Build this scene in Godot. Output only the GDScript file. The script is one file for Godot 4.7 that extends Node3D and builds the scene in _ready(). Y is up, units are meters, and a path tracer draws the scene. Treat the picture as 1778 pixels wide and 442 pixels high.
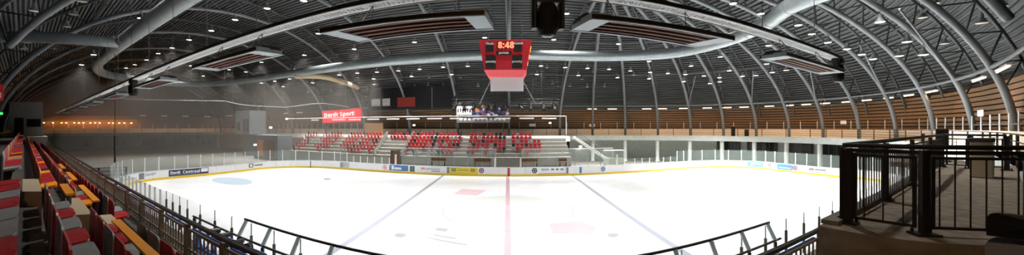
extends Node3D
# An ice hall seen from its grandstand. The hall is laid out on a bowed plan: a spot is given by how far it lies
# along the rink (left is negative), how far across it (away from the stand) and how high above the ice.

const EYE := 5.8
const OPEN := 1.2963
const PLAN := 540.0

class Mb extends RefCounted:
	var v := PackedVector3Array()
	var n := PackedVector3Array()
	func tri(a: Vector3, b: Vector3, c: Vector3, g := Vector3.ZERO) -> void:
		var m := (c - a).cross(b - a)
		if m.dot(g) < 0.0:
			var t := b
			b = c
			c = t
			m = -m
		m = m.normalized()
		v.append(a); v.append(b); v.append(c)
		n.append(m); n.append(m); n.append(m)
	func quad(a: Vector3, b: Vector3, c: Vector3, d: Vector3, g := Vector3.ZERO) -> void:
		tri(a, b, c, g)
		tri(a, c, d, g)
	func smooth(a: Vector3, b: Vector3, c: Vector3, na: Vector3, nb: Vector3, nc: Vector3) -> void:
		if (c - a).cross(b - a).dot(na + nb + nc) < 0.0:
			v.append(a); v.append(c); v.append(b)
			n.append(na); n.append(nc); n.append(nb)
		else:
			v.append(a); v.append(b); v.append(c)
			n.append(na); n.append(nb); n.append(nc)
	func box(at: Vector3, s: Vector3, turn := Basis()) -> void:
		var p := []
		for i in 8:
			p.append(at + turn * Vector3(s.x * (0.5 if i & 1 else -0.5), s.y * (0.5 if i & 2 else -0.5), s.z * (0.5 if i & 4 else -0.5)))
		for f in [[0, 1, 3, 2], [4, 5, 7, 6], [0, 1, 5, 4], [2, 3, 7, 6], [0, 2, 6, 4], [1, 3, 7, 5]]:
			var mid: Vector3 = (p[f[0]] + p[f[2]]) * 0.5
			quad(p[f[0]], p[f[1]], p[f[2]], p[f[3]], mid - at)
	func chamfer(at: Vector3, s: Vector3, e: float, turn := Basis()) -> void:
		# a box with its vertical edges and top edges cut
		var h := s * 0.5
		var ring := [Vector2(-h.x + e, -h.z), Vector2(h.x - e, -h.z), Vector2(h.x, -h.z + e), Vector2(h.x, h.z - e), Vector2(h.x - e, h.z), Vector2(-h.x + e, h.z), Vector2(-h.x, h.z - e), Vector2(-h.x, -h.z + e)]
		var lev := [[-h.y, 1.0], [h.y - e, 1.0], [h.y, 0.0]]
		for k in 2:
			for i in 8:
				var q := []
				for c in [[k, i], [k, (i + 1) % 8], [k + 1, (i + 1) % 8], [k + 1, i]]:
					var w: Vector2 = ring[c[1]]
					if lev[c[0]][1] == 0.0:
						w = w - Vector2(signf(w.x), signf(w.y)) * e * 0.8
					q.append(at + turn * Vector3(w.x, lev[c[0]][0], w.y))
				quad(q[0], q[1], q[2], q[3], (q[0] + q[2]) * 0.5 - at)
		for k in [0, 2]:
			for i in range(1, 7):
				var q := []
				for c in [0, i, i + 1]:
					var w: Vector2 = ring[c]
					if k == 2:
						w = w - Vector2(signf(w.x), signf(w.y)) * e * 0.8
					q.append(at + turn * Vector3(w.x, lev[k][0], w.y))
				tri(q[0], q[1], q[2], turn * Vector3(0, k - 1, 0))
	func bar(a: Vector3, b: Vector3, w: float, h: float) -> void:
		var t := (b - a).normalized()
		var side := t.cross(Vector3.UP if absf(t.y) < 0.98 else Vector3.RIGHT).normalized()
		box((a + b) * 0.5, Vector3(w, h, (b - a).length()), Basis(side, t.cross(side) * -1.0, -t))
	func tube(p: PackedVector3Array, r: float, k := 8) -> void:
		var m := p.size()
		if m < 2:
			return
		var last := []
		var up := Vector3.UP
		for i in m:
			var t := (p[mini(i + 1, m - 1)] - p[maxi(i - 1, 0)]).normalized()
			if i == 0 and absf(t.y) > 0.9:
				up = Vector3.RIGHT
			var s := t.cross(up).normalized()
			up = s.cross(t).normalized()
			var ring := []
			for j in k:
				var w := TAU * j / k
				ring.append(s * cos(w) + up * sin(w))
			if i > 0:
				for j in k:
					var j2 := (j + 1) % k
					smooth(p[i - 1] + last[j] * r, p[i - 1] + last[j2] * r, p[i] + ring[j2] * r, last[j], last[j2], ring[j2])
					smooth(p[i - 1] + last[j] * r, p[i] + ring[j2] * r, p[i] + ring[j] * r, last[j], ring[j2], ring[j])
			if i == 0 or i == m - 1:
				for j in range(1, k - 1):
					tri(p[i] + ring[0] * r, p[i] + ring[j] * r, p[i] + ring[j + 1] * r, -t if i == 0 else t)
			last = ring
	func sweep(p: PackedVector3Array, prof: PackedVector2Array, closed := false) -> void:
		# prof: x to the right of travel, y up
		var m := p.size()
		var rings := []
		for i in m:
			var a := p[(i - 1 + m) % m] if closed or i > 0 else p[i]
			var b := p[(i + 1) % m] if closed or i < m - 1 else p[i]
			var s := (b - a).cross(Vector3.UP).normalized()
			var ring := PackedVector3Array()
			for q in prof:
				ring.append(p[i] + s * q.x + Vector3.UP * q.y)
			rings.append(ring)
		var k := prof.size()
		var mid := Vector2.ZERO
		for q in prof:
			mid += q / k
		for i in (m if closed else m - 1):
			var r0: PackedVector3Array = rings[i]
			var r1: PackedVector3Array = rings[(i + 1) % m]
			var c := Vector3.ZERO
			for q in r0:
				c += q / k
			for j in k:
				var j2 := (j + 1) % k
				quad(r0[j], r0[j2], r1[j2], r1[j], (r0[j] + r0[j2]) * 0.5 - c)
		if not closed:
			for e in [0, m - 1]:
				var r: PackedVector3Array = rings[e]
				var g := (p[0] - p[1]) if e == 0 else (p[m - 1] - p[m - 2])
				for j in range(1, k - 1):
					tri(r[0], r[j], r[j + 1], g)
	func ribbon(a: PackedVector3Array, b: PackedVector3Array, g := Vector3.UP) -> void:
		for i in mini(a.size(), b.size()) - 1:
			quad(a[i], a[i + 1], b[i + 1], b[i], g)
	func lathe(prof: PackedVector2Array, k := 14, at := Vector3.ZERO, axis := Basis()) -> void:
		for i in prof.size() - 1:
			var p := prof[i]
			var q := prof[i + 1]
			var d := (q - p).normalized()
			for j in k:
				var a0 := TAU * j / k
				var a1 := TAU * (j + 1) / k
				var c0 := Vector3(cos(a0), 0, sin(a0))
				var c1 := Vector3(cos(a1), 0, sin(a1))
				var n0 := axis * (c0 * d.y - Vector3.UP * d.x)
				var n1 := axis * (c1 * d.y - Vector3.UP * d.x)
				var A := at + axis * (c0 * p.x + Vector3.UP * p.y)
				var B := at + axis * (c1 * p.x + Vector3.UP * p.y)
				var C := at + axis * (c1 * q.x + Vector3.UP * q.y)
				var D := at + axis * (c0 * q.x + Vector3.UP * q.y)
				smooth(A, B, C, n0, n1, n1)
				smooth(A, C, D, n0, n1, n0)
	func mesh() -> ArrayMesh:
		var m := ArrayMesh.new()
		if v.is_empty():
			return m
		var arr := []
		arr.resize(Mesh.ARRAY_MAX)
		arr[Mesh.ARRAY_VERTEX] = v
		arr[Mesh.ARRAY_NORMAL] = n
		m.add_surface_from_arrays(Mesh.PRIMITIVE_TRIANGLES, arr)
		return m

var rng := RandomNumberGenerator.new()
var M := {}
var fonts := {}

# ---------------------------------------------------------------- layout
func hall(along: float, across: float, up: float) -> Vector3:
	var r := sqrt(along * along + across * across)
	return Vector3(r * atan2(along, across), up, -OPEN * r)

func line(l0: float, l1: float, across: float, up: float, step := 1.0) -> PackedVector3Array:
	var p := PackedVector3Array()
	var k := maxi(1, int(ceil(absf(l1 - l0) / step)))
	for i in k + 1:
		p.append(hall(lerpf(l0, l1, float(i) / k), across, up))
	return p

func lane(d0: float, d1: float, along: float, up: float, step := 1.0) -> PackedVector3Array:
	var p := PackedVector3Array()
	var k := maxi(1, int(ceil(absf(d1 - d0) / step)))
	for i in k + 1:
		p.append(hall(along, lerpf(d0, d1, float(i) / k), up))
	return p

func lift(p: PackedVector3Array, up: float) -> PackedVector3Array:
	var q := PackedVector3Array()
	for a in p:
		q.append(Vector3(a.x, up, a.z))
	return q

func facing(along: float, across: float) -> Basis:
	# x runs along the rink, z towards the stand
	var t := (hall(along + 0.05, across, 0) - hall(along - 0.05, across, 0)).normalized()
	return Basis(t, Vector3.UP, t.cross(Vector3.UP))

func seen(along: float, across: float) -> bool:
	return absf(atan2(along, across)) < 1.74 and along * along + across * across > 9.0

const WALL := 29.6
func ring(inward: float, up: float, from_left := true, step := 3.0) -> PackedVector3Array:
	# the line of the outer wall: left end, far side, rounded right end
	var plan := []
	if from_left:
		for i in 16:
			plan.append(Vector2(-81 + inward, lerpf(-12.0, 47.0, i / 15.0)))
		for i in range(1, 6):
			var w := PI / 2 * i / 6.0
			plan.append(Vector2(-73.0 - (8.0 - inward) * cos(w), 47.6 + (8.0 - inward) * sin(w)))
	var k := int(81.3 / step)
	for i in k:
		plan.append(Vector2(lerpf(-73.0, 8.3, float(i) / k), 26.0 + WALL - inward))
	for i in 60:
		var w := deg_to_rad(3.0 * i)
		plan.append(Vector2(8.3 + (WALL - inward) * sin(w), 26.0 + (WALL - inward) * cos(w)))
	var p := PackedVector3Array()
	for q in plan:
		if seen(q.x, q.y):
			p.append(hall(q.x, q.y, up))
	return p

func part_of(p: PackedVector3Array, x0: float, x1: float) -> PackedVector3Array:
	# the stretch of a plan line between two bearings, in degrees from straight across
	var q := PackedVector3Array()
	var k := p.size()
	for i in k - 1:
		var b0 := rad_to_deg(OPEN * p[i].x / -p[i].z)
		var b1 := rad_to_deg(OPEN * p[i + 1].x / -p[i + 1].z)
		if b1 < x0 or b0 > x1 or b1 <= b0:
			continue
		if q.is_empty():
			q.append(p[i].lerp(p[i + 1], clampf((x0 - b0) / (b1 - b0), 0, 1)))
		q.append(p[i].lerp(p[i + 1], clampf((x1 - b0) / (b1 - b0), 0, 1)))
	return q

func bearing(x: float) -> float:
	return rad_to_deg((x - 889.0) / PLAN)

# ---------------------------------------------------------------- naming
func put(called: String, mb: Mb, m: Material, parent: Node3D = null) -> MeshInstance3D:
	return put_mesh(called, mb.mesh(), m, parent)

func put_mesh(called: String, mesh: Mesh, m: Material, parent: Node3D = null) -> MeshInstance3D:
	var o := MeshInstance3D.new()
	o.name = called
	o.mesh = mesh
	o.material_override = m
	(parent if parent else self as Node3D).add_child(o, true)
	return o

func base(called: String, at := Vector3.ZERO, turn := Basis()) -> Node3D:
	var o := Node3D.new()
	o.name = called
	add_child(o, true)
	o.transform = Transform3D(turn, at)
	return o

func tag(o: Node3D, label: String, category: String, group := "") -> Node3D:
	o.set_meta("label", label)
	o.set_meta("category", category)
	if group:
		o.set_meta("group", group)
	return o

func struct(o: Node3D, label := "", category := "") -> Node3D:
	o.set_meta("kind", "structure")
	if label:
		o.set_meta("label", label)
		o.set_meta("category", category)
	return o

func copy(o: Node3D, called: String, t: Transform3D) -> Node3D:
	var c: Node3D = o.duplicate()
	c.name = called
	add_child(c, true)
	c.transform = t
	return c

func mat(called: String, c: Color, rough := 0.6, metal := 0.0, noise := 0.0, scale := 1.0) -> StandardMaterial3D:
	if M.has(called):
		return M[called]
	var m := StandardMaterial3D.new()
	m.resource_name = called
	m.albedo_color = c
	m.roughness = rough
	m.metallic = metal
	if noise > 0.0:
		var f := FastNoiseLite.new()
		f.seed = called.hash() % 1000
		f.frequency = 0.012
		f.fractal_octaves = 5
		var g := Gradient.new()
		g.set_color(0, Color(1, 1, 1) * (1.0 - noise) + Color(0, 0, 0, 1))
		g.set_color(1, Color(1, 1, 1))
		var t := NoiseTexture2D.new()
		t.width = 512
		t.height = 512
		t.seamless = true
		t.noise = f
		t.color_ramp = g
		m.albedo_texture = t
		m.uv1_triplanar = true
		m.uv1_world_triplanar = true
		m.uv1_scale = Vector3.ONE * scale
	M[called] = m
	return m

func glow(called: String, c: Color, e: float) -> StandardMaterial3D:
	var m := mat(called, c, 0.4)
	m.emission_enabled = true
	m.emission = c
	m.emission_energy_multiplier = e
	return m

func pane(called: String, c: Color, a: float) -> StandardMaterial3D:
	var m := mat(called, Color(c.r, c.g, c.b, a), 0.05)
	m.transparency = BaseMaterial3D.TRANSPARENCY_ALPHA
	m.metallic_specular = 0.2
	return m

func words(s: String, tall: float, m: Material, parent: Node3D, at: Vector3, turn := Basis(), bold := true, called := "lettering") -> MeshInstance3D:
	if not fonts.has(bold):
		var f := SystemFont.new()
		f.font_names = PackedStringArray(["Droid Sans"])
		f.font_weight = 700 if bold else 400
		fonts[bold] = f
	var t := TextMesh.new()
	t.text = s
	t.font = fonts[bold]
	t.font_size = 48
	t.pixel_size = tall / 36.0
	t.depth = 0.02
	var o := put_mesh(called, t, m, parent)
	o.transform = Transform3D(turn, at)
	return o

func rect(w: float, h: float) -> PackedVector2Array:
	return PackedVector2Array([Vector2(-w / 2, -h / 2), Vector2(w / 2, -h / 2), Vector2(w / 2, h / 2), Vector2(-w / 2, h / 2)])

func span(x0: float, x1: float, y0: float, y1: float) -> PackedVector2Array:
	return PackedVector2Array([Vector2(x0, y0), Vector2(x1, y0), Vector2(x1, y1), Vector2(x0, y1)])

# ---------------------------------------------------------------- materials
func materials() -> void:
	mat("ice", Color(0.95, 0.97, 0.985), 0.22, 0.0, 0.05, 0.05)
	mat("concrete", Color(0.5, 0.49, 0.46), 0.85, 0.0, 0.25, 0.35)
	mat("dark_concrete", Color(0.36, 0.35, 0.33), 0.9, 0.0, 0.3, 0.3)
	mat("stand_concrete", Color(0.55, 0.55, 0.525), 0.85, 0.0, 0.15, 0.3)
	mat("platform_concrete", Color(0.64, 0.59, 0.52), 0.85, 0.0, 0.3, 0.5)
	mat("deck", Color(0.335, 0.35, 0.355), 0.55, 0.2)
	mat("rib", Color(0.43, 0.45, 0.465), 0.45, 0.1)
	mat("chord", Color(0.3, 0.31, 0.32), 0.6, 0.1)
	mat("galvanised", Color(0.66, 0.7, 0.71), 0.38, 0.5, 0.12, 0.4)
	mat("white_steel", Color(0.82, 0.83, 0.83), 0.5)
	mat("tray_white", Color(0.86, 0.87, 0.87), 0.5)
	mat("black", Color(0.05, 0.05, 0.055), 0.5)
	mat("soft_black", Color(0.09, 0.09, 0.1), 0.8)
	mat("dark_steel", Color(0.17, 0.16, 0.15), 0.5, 0.2)
	mat("taupe", Color(0.5, 0.45, 0.39), 0.6)
	mat("grey_steel", Color(0.36, 0.36, 0.35), 0.5, 0.2)
	mat("board_white", Color(0.92, 0.925, 0.935), 0.35)
	mat("cap", Color(0.8, 0.82, 0.84), 0.4)
	mat("kick_yellow", Color(0.93, 0.8, 0.22), 0.4)
	mat("slab_white", Color(0.87, 0.9, 0.89), 0.8, 0.0, 0.08, 0.2)
	mat("wood", Color(0.56, 0.42, 0.28), 0.6, 0.0, 0.25, 0.6)
	mat("wood_back", Color(0.24, 0.18, 0.13), 0.8)
	mat("cream", Color(0.93, 0.85, 0.77), 0.7)
	mat("red_seat", Color(0.67, 0.11, 0.15), 0.42)
	mat("grey_seat", Color(0.55, 0.57, 0.58), 0.45)
	mat("dark_seat", Color(0.13, 0.15, 0.17), 0.5)
	mat("orange_seat", Color(0.93, 0.6, 0.12), 0.45)
	mat("score_red", Color(0.66, 0.1, 0.15), 0.45)
	mat("score_pink", Color(0.88, 0.3, 0.33), 0.5)
	mat("banner_red", Color(0.78, 0.1, 0.16), 0.6)
	mat("white_cloth", Color(0.86, 0.85, 0.86), 0.8)
	mat("copper", Color(0.7, 0.46, 0.3), 0.4)
	mat("tube_dark", Color(0.3, 0.15, 0.1), 0.45)
	mat("plate", Color(0.6, 0.66, 0.68), 0.45, 0.1)
	mat("blue_paint", Color(0.1, 0.32, 0.66), 0.45)
	mat("navy", Color(0.16, 0.19, 0.32), 0.5)
	mat("print_grey", Color(0.45, 0.47, 0.52), 0.6)
	mat("print_blue", Color(0.26, 0.46, 0.68), 0.5)
	mat("print_teal", Color(0.33, 0.56, 0.62), 0.5)
	mat("print_yellow", Color(0.86, 0.77, 0.24), 0.5)
	mat("print_green", Color(0.35, 0.42, 0.4), 0.5)
	mat("print_red", Color(0.75, 0.25, 0.33), 0.5)
	mat("print_pink", Color(0.85, 0.55, 0.62), 0.5)
	mat("print_violet", Color(0.42, 0.3, 0.45), 0.5)
	mat("booth_white", Color(0.86, 0.84, 0.82), 0.8, 0.0, 0.08, 0.3)
	mat("beige", Color(0.72, 0.66, 0.55), 0.7)
	mat("door_brown", Color(0.4, 0.3, 0.2), 0.7)
	mat("grey_wall", Color(0.78, 0.82, 0.8), 0.85, 0.0, 0.12, 0.3)
	mat("dark_wall", Color(0.2, 0.2, 0.2), 0.85, 0.0, 0.2, 0.3)
	mat("dark_glass", Color(0.06, 0.075, 0.085), 0.15)
	mat("curtain", Color(0.07, 0.075, 0.095), 0.9)
	mat("hut_grey", Color(0.37, 0.4, 0.42), 0.7)
	mat("line_red", Color(0.8, 0.67, 0.71), 0.22)
	mat("line_blue", Color(0.64, 0.67, 0.72), 0.22)
	mat("line_pale", Color(0.74, 0.83, 0.9), 0.22)
	mat("line_grey", Color(0.63, 0.65, 0.66), 0.22)
	mat("line_pink", Color(0.88, 0.78, 0.81), 0.22)
	mat("line_rose", Color(0.82, 0.685, 0.715), 0.22)  # pink print darkened to offset the stronger light on the near ice
	mat("worn_ice", Color(0.8, 0.83, 0.83), 0.22)
	glow("lamp_face", Color(1, 0.98, 0.95), 6.0)
	mat("lamp_off", Color(0.95, 0.93, 0.86), 0.5)
	mat("lamp_shell", Color(0.55, 0.56, 0.56), 0.5, 0.1)
	glow("tube_light", Color(1, 0.86, 0.7), 2.2)
	glow("tube_dim", Color(0.95, 0.93, 0.88), 0.35)
	glow("warm_bulb", Color(1, 0.72, 0.34), 7.0)
	glow("led_red", Color(1, 0.32, 0.22), 5.0)
	glow("led_orange", Color(1, 0.5, 0.1), 3.0)
	pane("rink_glass", Color(0.8, 0.9, 0.88), 0.06)
	pane("thin_glass", Color(0.85, 0.92, 0.92), 0.1)

func _ready() -> void:
	rng.seed = 4
	var cam := Camera3D.new()
	cam.name = "camera"
	cam.fov = rad_to_deg(2.0 * atan(221.0 / 700.0))
	cam.position = Vector3(0, EYE, 0)
	cam.near = 0.05
	cam.far = 400.0
	add_child(cam)
	cam.current = true
	var we := WorldEnvironment.new()
	we.name = "environment"
	var e := Environment.new()
	e.background_mode = Environment.BG_COLOR
	e.background_color = Color(0.02, 0.02, 0.025)
	e.tonemap_mode = Environment.TONE_MAPPER_LINEAR
	e.tonemap_exposure = 1.25
	e.volumetric_fog_enabled = true
	e.volumetric_fog_density = 0.0
	e.sdfgi_enabled = true
	e.ssao_enabled = true
	e.ssil_enabled = true
	we.environment = e
	add_child(we)
	materials()
	shell()
	roof()
	gallery()
	rink()
	far_stand()
	near_stand()
	platform()
	overhead()
	lamps()
	details()
	haze()

# ---------------------------------------------------------------- setting
func shell() -> void:
	var f := Mb.new()
	f.box(Vector3(0, -0.25, -62), Vector3(320, 0.4, 132))
	struct(put("floor", f, M.concrete), "grey concrete ground floor around the ice sheet", "floor")
	for s in [-1.0, 1.0]:
		var w := Mb.new()
		var far := 96.0 if s < 0 else 46.0
		var a := Vector3(s * 1.76 * 5.2, 10.5, -OPEN * 5.2)
		var b := Vector3(s * 1.76 * far, 10.5, -OPEN * far)
		w.bar(a, b, 0.4, 22.0)
		w.box(Vector3(s * 9.2, 10.5, -2.1), Vector3(0.4, 22, 9.4))
		struct(put("wall_left" if s < 0 else "wall_right", w, M.dark_wall), "dark plain wall closing the hall at the %s end of the grandstand" % ("left" if s < 0 else "right"), "wall")
	var k := Mb.new()
	k.box(Vector3(0, 10.5, 2.6), Vector3(18.8, 22, 0.4))
	struct(put("wall_back", k, M.dark_wall), "dark wall behind the top row of the grandstand", "wall")
	var c := Mb.new()
	c.box(Vector3(0, 21.6, -2.1), Vector3(18.8, 0.4, 9.4))
	struct(put("ceiling_rear", c, M.dark_wall), "flat dark ceiling strip over the top row", "ceiling")

func over(d: float) -> float:
	# the vault reaches a little further on the side of the stand
	return d if d > 26.0 else 26.0 + (d - 26.0) * 1.07

const RIBS := [8.3, -0.5, -9.4, -18.3, -27.4, -36.5, -45.6, -54.7, -63.8, -72.9]

func arch_point(id: int, rho: float, up: float) -> Vector3:
	# straight ribs first, then those that fan round the right end
	if id < RIBS.size():
		if not seen(RIBS[id], over(26.0 + rho)):
			return Vector3.INF
		return hall(RIBS[id], over(26.0 + rho), up)
	var w := deg_to_rad(12.0 * (id - RIBS.size() + 1))
	var l := 8.3 + rho * sin(w)
	var d := over(26.0 + rho * cos(w))
	return hall(l, d, up) if seen(l, d) else Vector3.INF

func roof() -> void:
	var ceil_node := base("ceiling")
	struct(ceil_node, "dark corrugated metal roof vault carried on curved tubular ribs", "ceiling")
	# profiled metal sheets, laid bay by bay between the ribs
	var marks := []
	for i in range(RIBS.size() - 1, -1, -1):
		marks.append(RIBS[i])
	var bays := []
	bays.append([-82.0, -72.9])
	for i in marks.size() - 1:
		bays.append([marks[i], marks[i + 1]])
	var pitch := 0.46
	var a0 := 0.2
	var turns := int((PI - 2 * a0) * 22.5 / pitch)
	var edges := []
	for i in turns:
		for q in [[0.0, 0.0], [0.34, 0.0], [0.46, 0.2], [0.88, 0.2]]:
			edges.append(Vector2(a0 + (PI - 2 * a0) * (i + q[0]) / turns, q[1]))
	for bay in bays:
		var mb := Mb.new()
		var steps := 3
		for j in edges.size() - 1:
			for i in steps:
				var q := []
				var ok := true
				for c in [[i, j], [i + 1, j], [i + 1, j + 1], [i, j + 1]]:
					var l: float = lerpf(bay[0], bay[1], float(c[0]) / steps)
					var ed: Vector2 = edges[c[1]]
					var d := over(26.0 + (29.8 + ed.y) * cos(ed.x))
					ok = ok and seen(l, d)
					q.append(hall(l, d, EYE + 0.2 + (15.0 + ed.y) * sin(ed.x)))
				if ok:
					mb.quad(q[0], q[1], q[2], q[3], Vector3.DOWN)
		put("roof_sheet", mb, M.deck, ceil_node)
	for bay in 15:
		var mb := Mb.new()
		for j in int(edges.size() / 2.0):
			for i in 3:
				var q := []
				var ok := true
				for c in [[i, j], [i + 1, j], [i + 1, j + 1], [i, j + 1]]:
					var w := deg_to_rad(12.0 * bay + 4.0 * c[0])
					var ed: Vector2 = edges[c[1]]
					var rho := (29.8 + ed.y) * cos(ed.x)
					var l := 8.3 + rho * sin(w)
					var d := over(26.0 + rho * cos(w))
					ok = ok and seen(l, d)
					q.append(hall(l, d, EYE + 0.2 + (15.0 + ed.y) * sin(ed.x)))
				if ok:
					mb.quad(q[0], q[1], q[2], q[3], Vector3.DOWN)
		put("roof_sheet", mb, M.deck, ceil_node)
	# gable over the left end
	var g := Mb.new()
	for i in 40:
		var a := 0.2 + (PI - 0.4) * i / 40.0
		var b := 0.2 + (PI - 0.4) * (i + 1) / 40.0
		var l := -81.0
		g.quad(hall(l, over(26 + 29.8 * cos(a)), 9.1), hall(l, over(26 + 29.8 * cos(b)), 9.1), hall(l, over(26 + 29.8 * cos(b)), EYE + 0.2 + 15 * sin(b)), hall(l, over(26 + 29.8 * cos(a)), EYE + 0.2 + 15 * sin(a)), Vector3.RIGHT)
	put("gable", g, M.wood, ceil_node)
	# ribs: an inner tube, a darker outer chord, bracing between them
	for id in RIBS.size() + 14:
		var inner := PackedVector3Array()
		var outer := PackedVector3Array()
		var webs := Mb.new()
		var fan: bool = id >= RIBS.size()
		var last := PI - 0.02 if not fan else 1.45
		var k := 46 if not fan else 24
		var before := Vector3.INF
		var start := arch_point(id, 27.6, 4.4)
		if start != Vector3.INF:
			inner.append(start)
		for i in k + 1:
			var a := last * i / k
			var p := arch_point(id, 27.6 * cos(a), EYE - 1.0 + 14.0 * sin(a))
			var q := arch_point(id, 29.3 * cos(a), EYE - 0.2 + 14.9 * sin(a))
			if p == Vector3.INF or q == Vector3.INF:
				if inner.size() > 4:
					break
				continue
			inner.append(p)
			if a > 0.1:
				outer.append(q)
			if a > 0.25 and before != Vector3.INF:
				webs.tube(PackedVector3Array([before, q if i % 2 else p]), 0.055, 5)
			before = q if i % 2 else p
		if inner.size() > 3:
			var t := Mb.new()
			t.tube(inner, 0.2, 10)
			put("roof_rib", t, M.rib, ceil_node)
			var t2 := Mb.new()
			t2.tube(outer, 0.12, 6)
			put("outer_chord", t2, M.chord, ceil_node)
			put("web_bracing", webs, M.chord, ceil_node)
	# purlins along the hall
	for q in [[0.34, 0.13, "rib", 27.6, EYE - 1.0, 14.0, -30.0], [0.62, 0.11, "chord", 29.0, EYE, 14.7, -82.0], [0.95, 0.09, "chord", 29.0, EYE, 14.7, -82.0], [1.3, 0.09, "chord", 29.0, EYE, 14.7, -82.0], [1.75, 0.09, "chord", 29.0, EYE, 14.7, -82.0], [2.2, 0.09, "chord", 29.0, EYE, 14.7, -82.0], [2.6, 0.1, "chord", 29.0, EYE, 14.7, -82.0]]:
		var p := PackedVector3Array()
		var rho: float = q[3] * cos(q[0])
		var up: float = q[4] + q[5] * sin(q[0])
		for i in 31:
			var l := lerpf(q[6], 8.3, i / 30.0)
			if seen(l, over(26 + rho)):
				p.append(hall(l, over(26 + rho), up))
		if q[0] < PI / 2:
			for i in range(1, 58):
				var w := deg_to_rad(3.0 * i)
				if seen(8.3 + rho * sin(w), over(26 + rho * cos(w))):
					p.append(hall(8.3 + rho * sin(w), over(26 + rho * cos(w)), up))
		var t := Mb.new()
		t.tube(p, q[1], 6)
		put("purlin", t, M[q[2]], ceil_node)
	# raking struts at the springing of the right end ribs
	for id in range(RIBS.size() + 3, RIBS.size() + 12, 2):
		var w := deg_to_rad(12.0 * (id - RIBS.size() + 1))
		var w2 := w + deg_to_rad(5.5)
		var t := Mb.new()
		var p := arch_point(id, 27.6 * cos(0.34), EYE - 1.0 + 14 * sin(0.34))
		var q := hall(8.3 + 27.6 * cos(0.62) * sin(w2), 26 + 27.6 * cos(0.62) * cos(w2), EYE - 0.4 + 14.3 * sin(0.62))
		if p != Vector3.INF:
			t.tube(PackedVector3Array([p, q]), 0.08, 6)
			put("strut", t, M.rib, ceil_node)

func gallery() -> void:
	# floor slab of the gallery
	var s := Mb.new()
	s.ribbon(ring(0.0, 4.43), ring(3.0, 4.43))
	s.ribbon(ring(0.0, 3.6), ring(3.0, 3.6), Vector3.DOWN)
	s.ribbon(ring(3.0, 4.43), ring(3.0, 3.6), Vector3.BACK)
	struct(put("floor_gallery", s, M.slab_white), "pale concrete gallery slab running round the hall above the ice", "floor")
	# wall behind, below and above the gallery
	var w := base("wall_far")
	struct(w, "outer wall of the hall clad in brown horizontal boards", "wall")
	var back := Mb.new()
	back.ribbon(ring(-0.1, 4.43), ring(-0.1, 9.4), Vector3.BACK)
	put("wall_backing", back, M.wood_back, w)
	for i in 9:
		var b := Mb.new()
		b.sweep(ring(0.0, 5.55 + 0.4 * i), PackedVector2Array([Vector2(-0.02, 0.0), Vector2(0.1, 0.0), Vector2(0.18, 0.28), Vector2(-0.02, 0.3)]))
		put("cladding_board", b, M.wood, w)
	for i in 1:
		var low := Mb.new()
		low.ribbon(ring(0.5, -0.05), ring(0.5, 3.6), Vector3.BACK)
		put("lower_wall", low, M.grey_wall, w)
	# cream parapet with glazing posts
	var par := base("wall_parapet")
	struct(par, "low cream parapet at the back of the gallery with thin posts", "wall")
	var cr := Mb.new()
	cr.sweep(ring(1.2, 4.43), span(-0.05, 0.05, 0.0, 1.15))
	put("parapet_board", cr, M.cream, par)
	var rail := Mb.new()
	rail.sweep(ring(1.2, 6.0), rect(0.04, 0.05))
	put("glazing_rail", rail, M.grey_steel, par)
	var along := ring(1.2, 4.43, true, 1.4)
	var post := BoxMesh.new()
	post.size = Vector3(0.06, 1.1, 0.06)
	var gone := 0.0
	for i in along.size() - 1:
		gone += along[i].distance_to(along[i + 1])
		if gone > 1.7:
			gone = 0.0
			put_mesh("glazing_post", post, M.white_steel, par).position = along[i] + Vector3(0, 1.7, 0)
	# front railing
	var g := base("gallery_railing")
	tag(g, "long thin dark railing along the front edge of the gallery slab", "railing")
	for h in [0.3, 0.58, 0.86, 1.12]:
		var t := Mb.new()
		t.tube(ring(2.85, 4.43 + h), 0.02 if h < 1.0 else 0.03, 5)
		put("handrail" if h > 1.0 else "rail", t, M.dark_steel, g)
	var pm := BoxMesh.new()
	pm.size = Vector3(0.06, 1.12, 0.06)
	along = ring(2.85, 4.43, true, 1.2)
	gone = 0.0
	for i in along.size() - 1:
		gone += along[i].distance_to(along[i + 1])
		if gone > 2.4:
			gone = 0.0
			put_mesh("railing_post", pm, M.dark_steel, g).position = along[i] + Vector3(0, 0.56, 0)
	# columns under the gallery, one below each rib
	var n := 0
	for id in range(0, RIBS.size() + 14):
		var p := arch_point(id, 26.9, 0.0)
		if p == Vector3.INF or (id < RIBS.size() and RIBS[id] > -36 and RIBS[id] < 8):
			continue
		var c := Mb.new()
		c.lathe(PackedVector2Array([Vector2(0.42, 0), Vector2(0.42, 0.08), Vector2(0.3, 0.1), Vector2(0.3, 3.5), Vector2(0.36, 3.62)]), 16)
		var o := put("column", c, M.slab_white)
		o.position = p
		struct(o, "round pale column under the gallery slab", "column")
		o.set_meta("group", "columns under the gallery")
		n += 1
	# dark glazing under the gallery at the right end
	for q in [[1245, 1285], [1297, 1349], [1361, 1411], [1424, 1466], [1486, 1530]]:
		var wn := base("window_1")
		struct(wn, "dark ground floor window between columns under the gallery", "window")
		wn.set_meta("group", "dark windows under the gallery")
		var path := part_of(ring(0.6, 0.0), bearing(q[0]), bearing(q[1]))
		var gl := Mb.new()
		gl.sweep(lift(path, 1.95), span(-0.02, 0.03, 0, 1.5))
		put("pane", gl, M.dark_glass, wn)
		var fr := Mb.new()
		fr.sweep(lift(path, 1.9), span(0.0, 0.08, 0, 0.07))
		for i in 5:
			var at := path[int((path.size() - 1) * i / 4.0)]
			fr.box(Vector3(at.x, 2.7, at.z + 0.06), Vector3(0.07, 1.6, 0.1))
		put("window_frame", fr, M.grey_steel, wn)

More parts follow.
